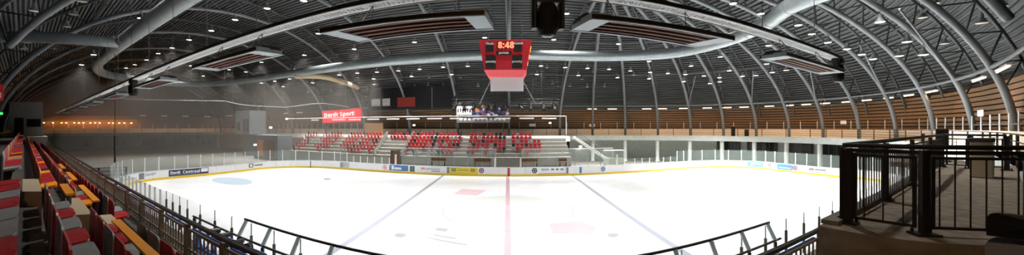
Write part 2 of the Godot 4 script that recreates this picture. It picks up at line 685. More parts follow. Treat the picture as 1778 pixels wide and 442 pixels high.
# ---------------------------------------------------------------- rink
func rink_plan(step := 0.75, inset := 0.0) -> PackedVector3Array:
	# far side left to right, right end, near side, left end
	var p := PackedVector3Array()
	var a := 31.3 - inset
	var lo := 7.0 + inset
	var hi := 37.0 - inset
	var r := 8.5 - inset
	var plan := []
	var k := int((a - r) * 2 / step)
	for i in k:
		plan.append(Vector2(lerpf(-a + r, a - r, float(i) / k), hi))
	for i in 14:
		var w := PI / 2 * i / 14.0
		plan.append(Vector2(a - r + r * sin(w), hi - r + r * cos(w)))
	var e := int((hi - lo - 2 * r) / step)
	for i in e:
		plan.append(Vector2(a, lerpf(hi - r, lo + r, float(i) / e)))
	for i in 14:
		var w := PI / 2 * i / 14.0
		plan.append(Vector2(a - r + r * cos(w), lo + r - r * sin(w)))
	for i in k:
		plan.append(Vector2(lerpf(a - r, -a + r, float(i) / k), lo))
	for i in 14:
		var w := PI / 2 * i / 14.0
		plan.append(Vector2(-a + r - r * sin(w), lo + r - r * cos(w)))
	for i in e:
		plan.append(Vector2(-a, lerpf(lo + r, hi - r, float(i) / e)))
	for i in 14:
		var w := PI / 2 * i / 14.0
		plan.append(Vector2(-a + r - r * cos(w), hi - r + r * sin(w)))
	for q in plan:
		p.append(hall(q.x, q.y, 0))
	return p

func patch(mb: Mb, outline: Array, up: float) -> void:
	# a flat painted shape on the ice, outline as [along, across]
	var flat := PackedVector2Array()
	for i in outline.size():
		var a: Vector2 = outline[i]
		var b: Vector2 = outline[(i + 1) % outline.size()]
		var k := maxi(1, int(a.distance_to(b) / 0.8))
		for j in k:
			var w := hall(lerpf(a.x, b.x, float(j) / k), lerpf(a.y, b.y, float(j) / k), 0)
			flat.append(Vector2(w.x, w.z))
	var idx := Geometry2D.triangulate_polygon(flat)
	for i in range(0, idx.size(), 3):
		mb.tri(Vector3(flat[idx[i]].x, up, flat[idx[i]].y), Vector3(flat[idx[i + 1]].x, up, flat[idx[i + 1]].y), Vector3(flat[idx[i + 2]].x, up, flat[idx[i + 2]].y), Vector3.UP)

func strip(mb: Mb, l0: float, d0: float, l1: float, d1: float, wide: float, up := 0.012) -> void:
	var t := Vector2(l1 - l0, d1 - d0).normalized()
	var s := Vector2(-t.y, t.x) * wide / 2
	var a := PackedVector3Array()
	var b := PackedVector3Array()
	var k := 24
	for i in k + 1:
		var q := Vector2(lerpf(l0, l1, float(i) / k), lerpf(d0, d1, float(i) / k))
		a.append(hall(q.x + s.x, q.y + s.y, up))
		b.append(hall(q.x - s.x, q.y - s.y, up))
	mb.ribbon(a, b)

func rink() -> void:
	var outline := rink_plan()
	var ice := Mb.new()
	var flat := PackedVector2Array()
	for q in outline:
		flat.append(Vector2(q.x, q.z))
	var idx := Geometry2D.triangulate_polygon(flat)
	for i in range(0, idx.size(), 3):
		ice.tri(outline[idx[i]], outline[idx[i + 1]], outline[idx[i + 2]], Vector3.UP)
	for i in outline.size():
		var a := outline[i]
		var b := outline[(i + 1) % outline.size()]
		ice.quad(a, b, b + Vector3.DOWN * 0.1, a + Vector3.DOWN * 0.1)
	var fl := put("floor_ice", ice, M.ice)
	struct(fl, "smooth white ice sheet with faint painted markings", "ice")
	# painted lines
	var m := Mb.new()
	strip(m, -0.1, 7.2, -0.51, 36.85, 0.34)
	put("centre_line", m, M.line_red, fl)
	for s in [-1.0, 1.0]:
		m = Mb.new()
		strip(m, s * 7.75 - 0.1, 7.2, s * 7.75 - 0.5, 36.85, 0.34)
		put("blue_line", m, M.line_blue, fl)
	m = Mb.new()
	var disc := []
	for i in 40:
		disc.append(Vector2(-0.3 + 4.4 * cos(TAU * i / 40), 22 + 4.4 * sin(TAU * i / 40)))
	patch(m, disc, 0.006)
	put("worn_patch", m, M.worn_ice, fl)
	m = Mb.new()
	var a := PackedVector3Array()
	var b := PackedVector3Array()
	for i in 65:
		var w := TAU * i / 64
		a.append(hall(-0.3 + 4.55 * cos(w), 22 + 4.55 * sin(w), 0.01))
		b.append(hall(-0.3 + 4.63 * cos(w), 22 + 4.63 * sin(w), 0.01))
	m.ribbon(a, b)
	put("centre_circle", m, M.line_blue, fl)
	for q in [[-5.9, 15.7, 0.32], [5.35, 15.9, 0.32], [-19.6, 29.0, 0.4], [19.8, 29.0, 0.4]]:
		m = Mb.new()
		var o := []
		for i in 20:
			o.append(Vector2(q[0] + q[2] * cos(TAU * i / 20), q[1] + q[2] * sin(TAU * i / 20)))
		patch(m, o, 0.011)
		put("face_off_spot", m, M.line_grey, fl)
	# faint sponsor shapes frozen into the ice
	m = Mb.new()
	patch(m, [Vector2(2.2, 18.6), Vector2(4.2, 18.9), Vector2(4.9, 17.4), Vector2(4.2, 16.3), Vector2(3.6, 16.8), Vector2(2.25, 16.9)], 0.011)
	put("ice_print", m, M.line_rose, fl)
	m = Mb.new()
	patch(m, [Vector2(-4.7, 29.0), Vector2(-2.4, 28.6), Vector2(-2.9, 26.3), Vector2(-5.1, 26.6)], 0.011)
	put("ice_print", m, M.line_pink, fl)
	for q in [[-26.5, 21.0, 1.9], [25.0, 21.0, 1.7]]:
		m = Mb.new()
		var o := []
		for i in 16:
			o.append(Vector2(q[0] + q[2] * 1.4 * cos(TAU * i / 16), q[1] + q[2] * sin(TAU * i / 16)))
		patch(m, o, 0.011)
		put("ice_print", m, M.line_pale, fl)
	m = Mb.new()
	strip(m, -4.4, 15.8, -2.2, 15.2, 0.14)
	strip(m, -4.2, 16.3, -2.9, 16.0, 0.16)
	strip(m, -4.3, 17.3, -3.6, 17.2, 0.5)
	put("ice_print", m, M.line_grey, fl)

	# boards
	var bd := base("rink_boards")
	tag(bd, "white dasher boards with yellow kick strip all round the ice", "boards")
	var n := outline.size()
	var per := 4
	var i := 0
	while i < n:
		var p := PackedVector3Array()
		for j in per + 1:
			p.append(outline[(i + j) % n])
		var d := (p[1] - p[0]).normalized() * 0.012
		p[0] += d
		p[per] -= (p[per] - p[per - 1]).normalized() * 0.012
		var mb := Mb.new()
		mb.sweep(p, span(-0.1, 0.0, 0.24, 1.0))
		put("board_panel", mb, M.board_white, bd)
		i += per
	m = Mb.new()
	m.sweep(outline, span(-0.12, 0.015, 0.0, 0.24), true)
	put("kick_strip", m, M.kick_yellow, bd)
	m = Mb.new()
	m.sweep(outline, span(-0.16, 0.03, 1.0, 1.07), true)
	put("top_rail", m, M.cap, bd)
	var ad := func(x0: float, x1: float, h0: float, h1: float, m_: String, out: float, label: String) -> MeshInstance3D:
		var q := part_of(outline, bearing(x0), bearing(x1))
		var mb := Mb.new()
		mb.sweep(q, span(0.0, out, h0, h1))
		var o := put("advert" if label else "print_block", mb, M[m_], bd)
		if label:
			o.set_meta("label", label)
		return o
	ad.call(207, 213, 0.28, 0.98, "print_teal", 0.012, "small teal advert on the boards")
	ad.call(215, 238, 0.55, 0.66, "line_pink", 0.012, "")
	ad.call(241, 250, 0.3, 0.95, "print_grey", 0.012, "grey square emblem on the boards")
	ad.call(252, 271, 0.72, 0.8, "print_grey", 0.012, "")
	ad.call(252, 267, 0.58, 0.63, "print_grey", 0.012, "")
	ad.call(293, 362, 0.27, 0.98, "navy", 0.012, "navy board advert with white lettering")
	ad.call(349, 361, 0.5, 0.92, "board_white", 0.02, "")
	ad.call(296, 347, 0.34, 0.4, "print_grey", 0.02, "")
	ad.call(432, 440, 0.4, 0.9, "print_grey", 0.012, "round grey emblem on the boards")
	ad.call(434, 438, 0.5, 0.8, "board_white", 0.02, "")
	ad.call(442, 456, 0.55, 0.72, "print_grey", 0.012, "")
	ad.call(538.6, 540.2, 0.0, 1.02, "print_grey", 0.02, "")
	ad.call(1228.4, 1229.6, 0.0, 1.02, "print_pink", 0.02, "")
	ad.call(1231, 1232, 0.0, 1.02, "print_pink", 0.02, "")
	ad.call(676, 710, 0.3, 1.0, "print_blue", 0.012, "blue and white picture advert on the boards")
	ad.call(685, 697, 0.45, 0.72, "board_white", 0.02, "")
	ad.call(680, 684, 0.4, 0.9, "board_white", 0.02, "")
	ad.call(709, 711, 0.28, 1.0, "board_white", 0.02, "")
	ad.call(711.5, 720, 0.27, 0.98, "print_green", 0.012, "dark green square advert on the boards")
	ad.call(731, 738, 0.6, 0.85, "print_pink", 0.012, "")
	ad.call(739, 764, 0.62, 0.76, "line_blue", 0.012, "")
	ad.call(749, 764, 0.4, 0.48, "print_violet", 0.012, "")
	ad.call(776, 780, 0.25, 1.0, "print_grey", 0.016, "")
	ad.call(780.5, 830, 0.05, 1.0, "print_yellow", 0.018, "yellow board advert with dark print")
	for q in [[784, 792], [817, 825]]:
		ad.call(q[0], q[1], 0.72, 0.84, "print_green", 0.024, "")
		ad.call(q[0], q[1], 0.52, 0.64, "print_green", 0.024, "")
	ad.call(796, 814, 0.63, 0.7, "print_green", 0.024, "")
	ad.call(881, 885.5, 0.0, 1.03, "print_red", 0.022, "red centre line mark on the boards")
	ad.call(934, 983, 0.3, 0.98, "board_white", 0.012, "")
	ad.call(935, 984, 0.27, 0.32, "print_violet", 0.02, "")
	for q in [[940, 953, "line_blue"], [957, 962, "print_grey"], [965, 970, "print_grey"], [973, 978, "print_grey"]]:
		ad.call(q[0], q[1], 0.66, 0.88, q[2], 0.02, "")
	ad.call(983.5, 987, 0.25, 1.0, "print_grey", 0.016, "")
	ad.call(1006, 1010, 0.25, 1.0, "print_blue", 0.016, "")
	ad.call(1298, 1325, 0.27, 0.98, "print_teal", 0.012, "teal board advert with pale lettering")
	ad.call(1304, 1308, 0.45, 0.85, "board_white", 0.02, "")
	ad.call(1310, 1321, 0.6, 0.8, "line_blue", 0.02, "")
	ad.call(1349.5, 1376, 0.27, 0.98, "print_blue", 0.012, "blue board advert with pale lettering")
	ad.call(1353, 1373, 0.48, 0.56, "board_white", 0.02, "")
	ad.call(1405, 1413, 0.56, 0.84, "print_grey", 0.012, "")
	ad.call(1415, 1434, 0.62, 0.78, "print_grey", 0.012, "")
	ad.call(1404, 1436, 0.38, 0.43, "print_blue", 0.012, "")
	# round crests
	for q in [[668.5, "print_pink"], [836, "print_violet"], [928, "navy"], [1047, "print_blue"], [1336.5, "print_grey"], [1380.5, "print_violet"]]:
		var seg := part_of(outline, bearing(q[0] - 4.0), bearing(q[0] + 4.0))
		var mid := (seg[0] + seg[seg.size() - 1]) * 0.5
		var t := (seg[seg.size() - 1] - seg[0]).normalized()
		var face := Basis(t, Vector3.UP, t.cross(Vector3.UP))
		var mb := Mb.new()
		mb.lathe(PackedVector2Array([Vector2(0.0, 0.03), Vector2(0.14, 0.03), Vector2(0.14, 0.01)]), 16, Vector3.ZERO, Basis(Vector3.RIGHT, PI / 2))
		mb.lathe(PackedVector2Array([Vector2(0.2, 0.01), Vector2(0.2, 0.03), Vector2(0.32, 0.03), Vector2(0.32, 0.01)]), 20, Vector3.ZERO, Basis(Vector3.RIGHT, PI / 2))
		var o := put("crest", mb, M[q[1]], bd)
		o.transform = Transform3D(face, mid + Vector3(0, 0.66, 0))
	var seg := part_of(outline, bearing(295), bearing(347))
	var mid := (seg[0] + seg[seg.size() - 1]) * 0.5
	for half in [["Dordt", 295.0, 313.0], ["Centraal", 316.0, 347.0]]:
		seg = part_of(outline, bearing(half[1]), bearing(half[2]))
		var t := (seg[seg.size() - 1] - seg[0]).normalized()
		mid = (seg[0] + seg[seg.size() - 1]) * 0.5
		var long := seg[seg.size() - 1].distance_to(seg[0])
		var o := words(half[0], 0.36, M.board_white, bd, mid, Basis(t, Vector3.UP, t.cross(Vector3.UP)))
		var own := o.mesh.get_aabb().size.x
		o.transform = Transform3D(Basis(t, Vector3.UP, t.cross(Vector3.UP)) * Basis.from_scale(Vector3(long / own * 0.96, 1, 1)), mid + t.cross(Vector3.UP) * 0.1 + Vector3(0, 0.66, 0))
	seg = part_of(outline, bearing(1404), bearing(1436))

	# safety glass
	var gl := base("safety_glass")
	tag(gl, "clear safety glass in slim white posts standing on the rink boards", "safety glass")
	var outer := rink_plan(0.35, -0.06)
	var run := 0.0
	var p0 := Vector3.INF
	var tall0 := 0.0
	for j in outer.size() + 1:
		var q := outer[j % outer.size()]
		if j > 0:
			run += q.distance_to(outer[(j - 1) % outer.size()])
		if p0 != Vector3.INF and run < 1.25:
			continue
		run = 0.0
		var x := 889.0 + 700.0 * q.x / -q.z
		var near: bool = -q.z < OPEN * 16.0 and absf(q.x) < 27.0 or -q.z < OPEN * 9.0
		var tall := 1.5
		if near:
			tall = 1.55
		elif x > 520 and x < 605:
			tall = 1.35
		elif x >= 605 and x < 680:
			tall = 0.85
		elif x >= 680 and x < 1076:
			tall = 0.0
		elif x >= 1076 and x < 1165:
			tall = 0.75
		if tall > 0.0:
			var mb := Mb.new()
			var t := (outer[(j + 1) % outer.size()] - q).normalized()
			if near:
				mb.box(q + Vector3(0, 1.6, 0), Vector3(0.06, 1.2, 0.07), Basis(t, Vector3.UP, t.cross(Vector3.UP)))
			else:
				mb.box(q + Vector3(0, 1.07 + tall / 2, 0), Vector3(0.09, tall, 0.07), Basis(t, Vector3.UP, t.cross(Vector3.UP)))
			put("glass_post", mb, M.dark_steel if near else M.white_steel, gl)
			if near:
				mb = Mb.new()
				mb.box(q + Vector3(0, 2.4, 0), Vector3(0.025, 0.42, 0.03), Basis(t, Vector3.UP, t.cross(Vector3.UP)))
				put("glass_clip", mb, M.plate, gl)
		if p0 != Vector3.INF and tall > 0.0 and tall0 > 0.0:
			var mb := Mb.new()
			var u := minf(tall, tall0)
			var t := (q - p0).normalized()
			var e := t * 0.06
			mb.bar((p0 + e) + Vector3(0, 1.07 + u / 2, 0), (q - e) + Vector3(0, 1.07 + u / 2, 0), 0.012, u)
			put("glass_pane", mb, M.rink_glass, gl)
		p0 = q
		tall0 = tall
	for q in [[688.0, 1.95], [860.5, 1.75], [905.0, 1.75], [1072.5, 2.0]]:
		var s2 := part_of(outer, bearing(q[0] - 1.0), bearing(q[0] + 1.0))
		var mb := Mb.new()
		mb.box(s2[0] + Vector3(0, 1.0 + (q[1] - 1.0) / 2 + 0.2, 0), Vector3(0.2, q[1] - 0.6, 0.16))
		put("gate_post", mb, M.white_steel, gl)

# ---------------------------------------------------------------- far stand
func far_stand() -> void:
	var t := base("far_terrace")
	struct(t, "stepped pale concrete terrace across the ice carrying the seats", "terrace")
	var l0 := -35.5
	var l1 := 7.9
	for i in 6:
		var f := 1.85 + 0.47 * i
		var d := 40.95 + 0.85 * i
		var mb := Mb.new()
		var low := 0.0 if i == 0 else f - 0.47
		mb.ribbon(line(l0, l1, d, low), line(l0, l1, d, f), Vector3.BACK)
		mb.ribbon(line(l0, l1, d, f), line(l0, l1, d + 0.85, f))
		mb.ribbon(lane(d, d + 0.85, l0, 0.0, 0.5), lane(d, d + 0.85, l0, f, 0.5), Vector3.LEFT)
		mb.ribbon(lane(d, d + 0.85, l1, 0.0, 0.5), lane(d, d + 0.85, l1, f, 0.5), Vector3.RIGHT)
		put("terrace_step", mb, M.stand_concrete, t)
	var top := Mb.new()
	top.ribbon(line(l0 - 1, l1 + 0.8, 46.05, 4.43), line(l0 - 1, l1 + 0.8, 53.2, 4.43))
	top.ribbon(line(l0 - 1, l1 + 0.8, 46.05, 3.7), line(l0 - 1, l1 + 0.8, 46.05, 4.43), Vector3.BACK)
	top.ribbon(lane(46.05, 53.2, l0 - 1, 0.0), lane(46.05, 53.2, l0 - 1, 4.43), Vector3.LEFT)
	top.ribbon(lane(46.05, 53.2, l1 + 0.8, 0.0), lane(46.05, 53.2, l1 + 0.8, 4.43), Vector3.RIGHT)
	put("upper_landing", top, M.slab_white, t)
	# seats
	var proto := {}
	for c in ["red", "grey", "dark"]:
		var mb := Mb.new()
		mb.chamfer(Vector3(0, 0.42, -0.16), Vector3(0.44, 0.06, 0.4), 0.03)
		mb.chamfer(Vector3(0, 0.63, 0.06), Vector3(0.44, 0.4, 0.05), 0.02, Basis(Vector3.RIGHT, 0.14))
		mb.box(Vector3(0, 0.2, 0.02), Vector3(0.07, 0.4, 0.1))
		proto[c] = mb.mesh()
	var names := ["front", "second", "third", "fourth", "fifth", "top"]
	var blocks := [
		[-35.0, -32.9, 0, 5, "leftmost block of the far stand"], [-31.0, -27.5, 0, 5, "second block of the far stand"], [-25.9, -20.2, 0, 5, "block under the red banner"],
		[-18.3, -15.6, 4, 5, "short block above the brown doorway"], [-14.8, -7.3, 0, 5, "broad block left of the printed banners"], [-5.9, -1.0, 0, 5, "block below the printed banners"], [0.2, 4.2, 0, 5, "block right of the centre aisle"]]
	for b in blocks:
		for row in range(b[2], b[3] + 1):
			var l: float = b[0]
			var seen_of := {"red": 0, "grey": 0, "dark": 0}
			while l <= b[1]:
				var pick := rng.randf()
				var here := l
				l += 0.6
				if row == 0 and pick < 0.5:
					continue
				if b[0] == 0.2 and row > 3 and here > 2.9:
					continue
				var c: String = "red" if pick < 0.76 else ("grey" if pick < 0.89 else "dark")
				var at := hall(here, 41.5 + 0.85 * row, 1.85 + 0.47 * row)
				var o := put_mesh("stadium_seat", proto[c], M[c + "_seat"])
				o.transform = Transform3D(facing(here, 41.5 + 0.85 * row), at)
				tag(o, "%s %s seat from the left, %s row, %s" % [nth(seen_of[c]), c, names[row], b[4]], "seat", "far stand seats, %s row, %s" % [names[row], b[4]])
				seen_of[c] += 1
	# stairs beside the terrace, doorway, benches
	var dr := base("door_1")
	struct(dr, "brown doorway in the front of the far terrace", "door")
	var ax := facing(-15.9, 40.8)
	var p := hall(-15.9, 40.7, 0)
	var mb := Mb.new()
	mb.box(p + Vector3(0, 1.25, 0.15), Vector3(1.3, 2.5, 0.1), ax)
	put("door_leaf", mb, M.door_brown, dr)
	mb = Mb.new()
	for s in [-1, 1]:
		mb.box(p + ax * Vector3(s * 0.72, 1.3, 0.15), Vector3(0.14, 2.6, 0.2), ax)
	mb.box(p + Vector3(0, 2.62, 0.15), Vector3(1.6, 0.14, 0.2), ax)
	put("door_frame", mb, M.grey_steel, dr)
	for q in [[-19.5, 1], [-15.05, 1]]:
		var st := base("stair_wall")
		struct(st, "sloping concrete stair flank beside the brown doorway", "wall")
		st.set_meta("group", "stair flanks beside the brown doorway")
		var w := Mb.new()
		for i in 10:
			var d := 41.0 + 0.5 * i
			w.bar(hall(q[0], d, 1.3 + 0.14 * i), hall(q[0], d + 0.5, 1.3 + 0.14 * i), 0.16, 2.7 + 0.28 * i)
		put("stair_flank", w, M.stand_concrete, st)
	for q in [[-10.6, -8.6, "left of the yellow advert"], [-4.9, -2.7, "behind the yellow advert"], [1.1, 3.3, "right of the centre line"], [6.0, 7.1, "at the right end of the terrace"]]:
		var bn := base("players_bench")
		tag(bn, "brown wooden players bench against the far terrace front, %s" % q[2], "bench")
		var s1 := Mb.new()
		s1.sweep(line(q[0], q[1], 39.6, 1.35, 0.5), rect(0.45, 0.06))
		put("bench_seat", s1, M.door_brown, bn)
		var s2 := Mb.new()
		s2.sweep(line(q[0], q[1], 39.95, 1.6, 0.5), rect(0.06, 0.4))
		put("bench_back", s2, M.door_brown, bn)
		for l in [q[0] + 0.15, q[1] - 0.15]:
			var s3 := Mb.new()
			s3.box(hall(l, 39.7, 0.66), Vector3(0.08, 1.34, 0.4))
			put("leg", s3, M.dark_steel, bn)
	# glass screen behind the benches
	for q in [[698, 861, "left"], [906, 1064, "right"]]:
		var sc := base("bench_screen")
		tag(sc, "long low glass screen behind the players benches, %s of the centre line" % q[2], "glass screen")
		var la := 40.3 * tan(deg_to_rad(bearing(q[0])))
		var lb := 40.3 * tan(deg_to_rad(bearing(q[1])))
		var s1 := Mb.new()
		s1.sweep(line(la, lb, 40.3, 1.9, 1.0), rect(0.02, 2.1))
		put("glass_pane", s1, M.thin_glass, sc)
		s1 = Mb.new()
		s1.sweep(line(la, lb, 40.3, 3.0, 1.0), rect(0.08, 0.09))
		put("top_rail", s1, M.white_steel, sc)
		var k := 7
		for i in k + 1:
			s1 = Mb.new()
			s1.box(hall(lerpf(la, lb, float(i) / k), 40.3, 1.5), Vector3(0.06, 3.0, 0.06))
			put("screen_post", s1, M.white_steel if i == k else M.plate, sc)
	# side stair at the right of the far stand
	var st := base("steel_stair")
	tag(st, "steel stair with a pale sloping stringer right of the far stand", "stair")
	for d in [43.4, 44.7]:
		var s1 := Mb.new()
		s1.bar(hall(8.9, d, 4.35), hall(13.6, d - 0.6, 1.2), 0.12, 0.4)
		put("stringer", s1, M.slab_white, st)
		s1 = Mb.new()
		s1.tube(PackedVector3Array([hall(8.9, d, 5.4), hall(13.6, d - 0.6, 2.3)]), 0.03, 6)
		put("handrail", s1, M.grey_steel, st)
	for i in 14:
		var s1 := Mb.new()
		var u := (i + 0.5) / 14.0
		s1.bar(hall(lerpf(8.9, 13.6, u), lerpf(43.4, 42.8, u), lerpf(4.3, 1.2, u)), hall(lerpf(8.9, 13.6, u), lerpf(44.7, 44.1, u), lerpf(4.3, 1.2, u)), 0.3, 0.05)
		put("tread", s1, M.grey_steel, st)
	# low wall and glass box at the foot of the stair
	var gb := base("glass_booth")
	tag(gb, "small glass sided box at the foot of the steel stair", "booth")
	ax = facing(13.4, 39.5)
	mb = Mb.new()
	mb.box(hall(13.4, 39.5, 0.85), Vector3(2.4, 1.7, 1.2), ax)
	put("booth_base", mb, M.grey_wall, gb)
	mb = Mb.new()
	mb.box(hall(13.4, 39.5, 2.2), Vector3(2.4, 1.0, 1.2), ax)
	put("booth_glass", mb, M.thin_glass, gb)
	mb = Mb.new()
	mb.box(hall(13.4, 39.5, 2.74), Vector3(2.5, 0.08, 1.3), ax)
	put("booth_top", mb, M.slab_white, gb)

# ---------------------------------------------------------------- near stand
func rounded(w: float, h: float, r: float, foot := 0.0) -> PackedVector2Array:
	var p := PackedVector2Array()
	for c in [[w / 2 - r, h - r, 0.0], [-w / 2 + r, h - r, PI / 2]]:
		for i in 5:
			var a: float = c[2] + PI / 2 * i / 4.0
			p.append(Vector2(c[0] + r * cos(a), c[1] + r * sin(a)))
	p.append(Vector2(-w / 2, foot))
	p.append(Vector2(w / 2, foot))
	return p

func slab_of(mb: Mb, outline: PackedVector2Array, thick: float, t: Transform3D, bow := 0.0) -> void:
	var k := outline.size()
	var c := Vector2.ZERO
	for q in outline:
		c += q / k
	var f := []
	var b := []
	for q in outline:
		var z := bow * q.x * q.x
		f.append(t * Vector3(q.x, q.y, z - thick / 2))
		b.append(t * Vector3(q.x, q.y, z + thick / 2))
	var fc := t * Vector3(c.x, c.y, -thick / 2)
	var bc := t * Vector3(c.x, c.y, thick / 2)
	for i in k:
		var j := (i + 1) % k
		mb.tri(fc, f[i], f[j], fc - bc)
		mb.tri(bc, b[i], b[j], bc - fc)
		mb.quad(f[i], f[j], b[j], b[i], (f[i] + f[j]) * 0.5 - fc)

const ROWS := [[-0.05, 4.85, "top"], [0.79, 4.45, "third"], [1.6, 4.0, "second"], [2.5, 3.66, "front"]]

func make_seat(c: String) -> Node3D:
	# one unit wide and deep; each place on the curved terrace sets its own width and depth
	var s := base("tip_up_seat")
	var m: Material = M[c + "_seat"]
	var mb := Mb.new()
	slab_of(mb, rounded(0.9, 1.0, 0.16), 0.045, Transform3D(Basis(Vector3.RIGHT, Vector3(0, 0.04, -1), Vector3(0, 1, 0)), Vector3(0, 0, 0)), -0.1)
	mb.box(Vector3(0, -0.05, -0.97), Vector3(0.6, 0.07, 0.05))
	put("seat_pan", mb, m, s)
	mb = Mb.new()
	slab_of(mb, rounded(0.9, 0.4, 0.13, -0.22), 0.07, Transform3D(Basis(Vector3.RIGHT, -0.12), Vector3(0, 0.0, 0.05)), -0.2)
	put("backrest", mb, m, s)
	mb = Mb.new()
	mb.box(Vector3(0, -0.22, -0.2), Vector3(0.1, 0.4, 0.3))
	mb.box(Vector3(0, -0.04, -0.35), Vector3(0.5, 0.05, 0.6))
	put("bracket", mb, M.dark_steel, s)
	return s

func near_stand() -> void:
	var t := base("near_terrace")
	struct(t, "dark stepped concrete terrace of the near grandstand", "terrace")
	var treads := [[-3.0, 0.25, 4.4, 4.0], [0.25, 1.05, 4.0, 3.55], [1.05, 1.92, 3.55, 3.2], [1.92, 3.35, 3.2, 0.0]]
	for q in treads:
		var mb := Mb.new()
		var a := PackedVector3Array()
		var b := PackedVector3Array()
		var c := PackedVector3Array()
		for i in 60:
			var l := -2.6 - 42.0 * pow(i / 59.0, 1.6)
			var d0: float = maxf(q[0], l * 0.17) if q[0] < 0 else q[0]
			a.append(hall(l, d0, q[2]))
			b.append(hall(l, q[1], q[2]))
			c.append(hall(l, q[1], q[3]))
		mb.ribbon(a, b)
		mb.ribbon(b, c, Vector3.FORWARD)
		put("terrace_step", mb, M.dark_concrete, t)
	# aisle blocks
	for q in [[-0.02, 0.33, 4.66], [0.93, 1.25, 4.22], [1.72, 2.0, 3.8]]:
		var mb := Mb.new()
		var near := -5.55
		mb.ribbon(line(-6.9, near, q[0], q[2], 0.4), line(-6.9, near, q[1], q[2], 0.4))
		mb.ribbon(line(-6.9, near, q[1], q[2] - 0.6, 0.4), line(-6.9, near, q[1], q[2], 0.4), Vector3.FORWARD)
		mb.ribbon(line(-6.9, near, q[0], q[2] - 0.6, 0.4), line(-6.9, near, q[0], q[2], 0.4), Vector3.BACK)
		mb.ribbon(lane(q[0], q[1], near, q[2] - 0.6, 0.2), lane(q[0], q[1], near, q[2], 0.2), Vector3.RIGHT)
		put("aisle_step", mb, M.beige, t)
	var protos := {}
	var used := {}
	for c in ["red", "grey", "dark", "orange"]:
		protos[c] = make_seat(c)
		used[c] = false
	var odd := {"top": [0, 1, 1, 0, 1, 0, 0, 1, 0], "third": [0, 1, 0, 1, 0, 1, 3, 0, 0], "second": [0, 0, 0, 1, 0, 0, 3, 0, 1], "front": [0, 0, 0, 0, 1, 2, 0, 1, 2]}
	for r in ROWS.size():
		var row: Array = ROWS[r]
		var n := 0
		var passed := false
		var tally := {"red": 0, "grey": 0, "dark": 0, "orange": 0}
		var l := -2.7 if r > 0 else -2.2
		while l > -38.0:
			var here := l
			l -= 0.5
			if here < -5.6 and here > -7.1:
				continue
			var kinds: Array = odd[row[2]]
			var pick: int = kinds[n] if n < kinds.size() else [0, 0, 0, 0, 0, 0, 1, 0, 2, 3][rng.randi() % 10]
			n += 1
			var c: String = ["red", "grey", "dark", "orange"][pick]
			var d: float = row[0]
			var w := hall(here - 0.25, d, 0).distance_to(hall(here + 0.25, d, 0))
			var f := facing(here, d)
			var deep := absf((hall(here, d, 0) - hall(here, d - 0.42, 0)).dot(f.z))
			var back := hall(here, d - 0.42, row[1])
			var o: Node3D
			var tr := Transform3D(f * Basis.from_scale(Vector3(w, 1, deep)), back)
			if not used[c]:
				o = protos[c]
				o.transform = tr
				used[c] = true
			else:
				o = copy(protos[c], "tip_up_seat", tr)
			var zone := "before the aisle" if here > -5.7 else "past the aisle"
			if here < -5.7 and not passed:
				passed = true
				tally = {"red": 0, "grey": 0, "dark": 0, "orange": 0}
			tag(o, "%s %s tip-up seat %s, %s row of the near stand" % [nth(tally[c]), c, zone, row[2]], "seat", "near stand seats, %s row, %s" % [row[2], zone])
			tally[c] += 1
	# orange planks along the row backs
	var i := 0
	for q in [[-3.3, -5.7, 1.745, 4.02], [-7.3, -9.4, 1.745, 4.02], [-10.4, -12.2, 1.745, 4.02], [-13.4, -15.0, 1.745, 4.02], [-6.1, -7.2, 0.93, 4.47]]:
		var o := base("orange_plank")
		tag(o, ["orange plank on the row backs nearest the camera", "orange plank on the row backs just past the aisle", "third orange plank along the row backs", "farthest orange plank along the row backs", "short orange plank beside the aisle steps"][i], "plank")
		var mb := Mb.new()
		mb.sweep(line(q[0], q[1], q[2], q[3], 0.3), rect(0.12, 0.04))
		put("board", mb, M.orange_seat, o)
		for l in [q[0] - 0.2, q[1] + 0.2]:
			mb = Mb.new()
			mb.box(hall(l, q[2], q[3] - 0.24), Vector3(0.05, 0.46, 0.05))
			put("bracket", mb, M.dark_steel, o)
		i += 1
	front_rail()
	bench_canopy()

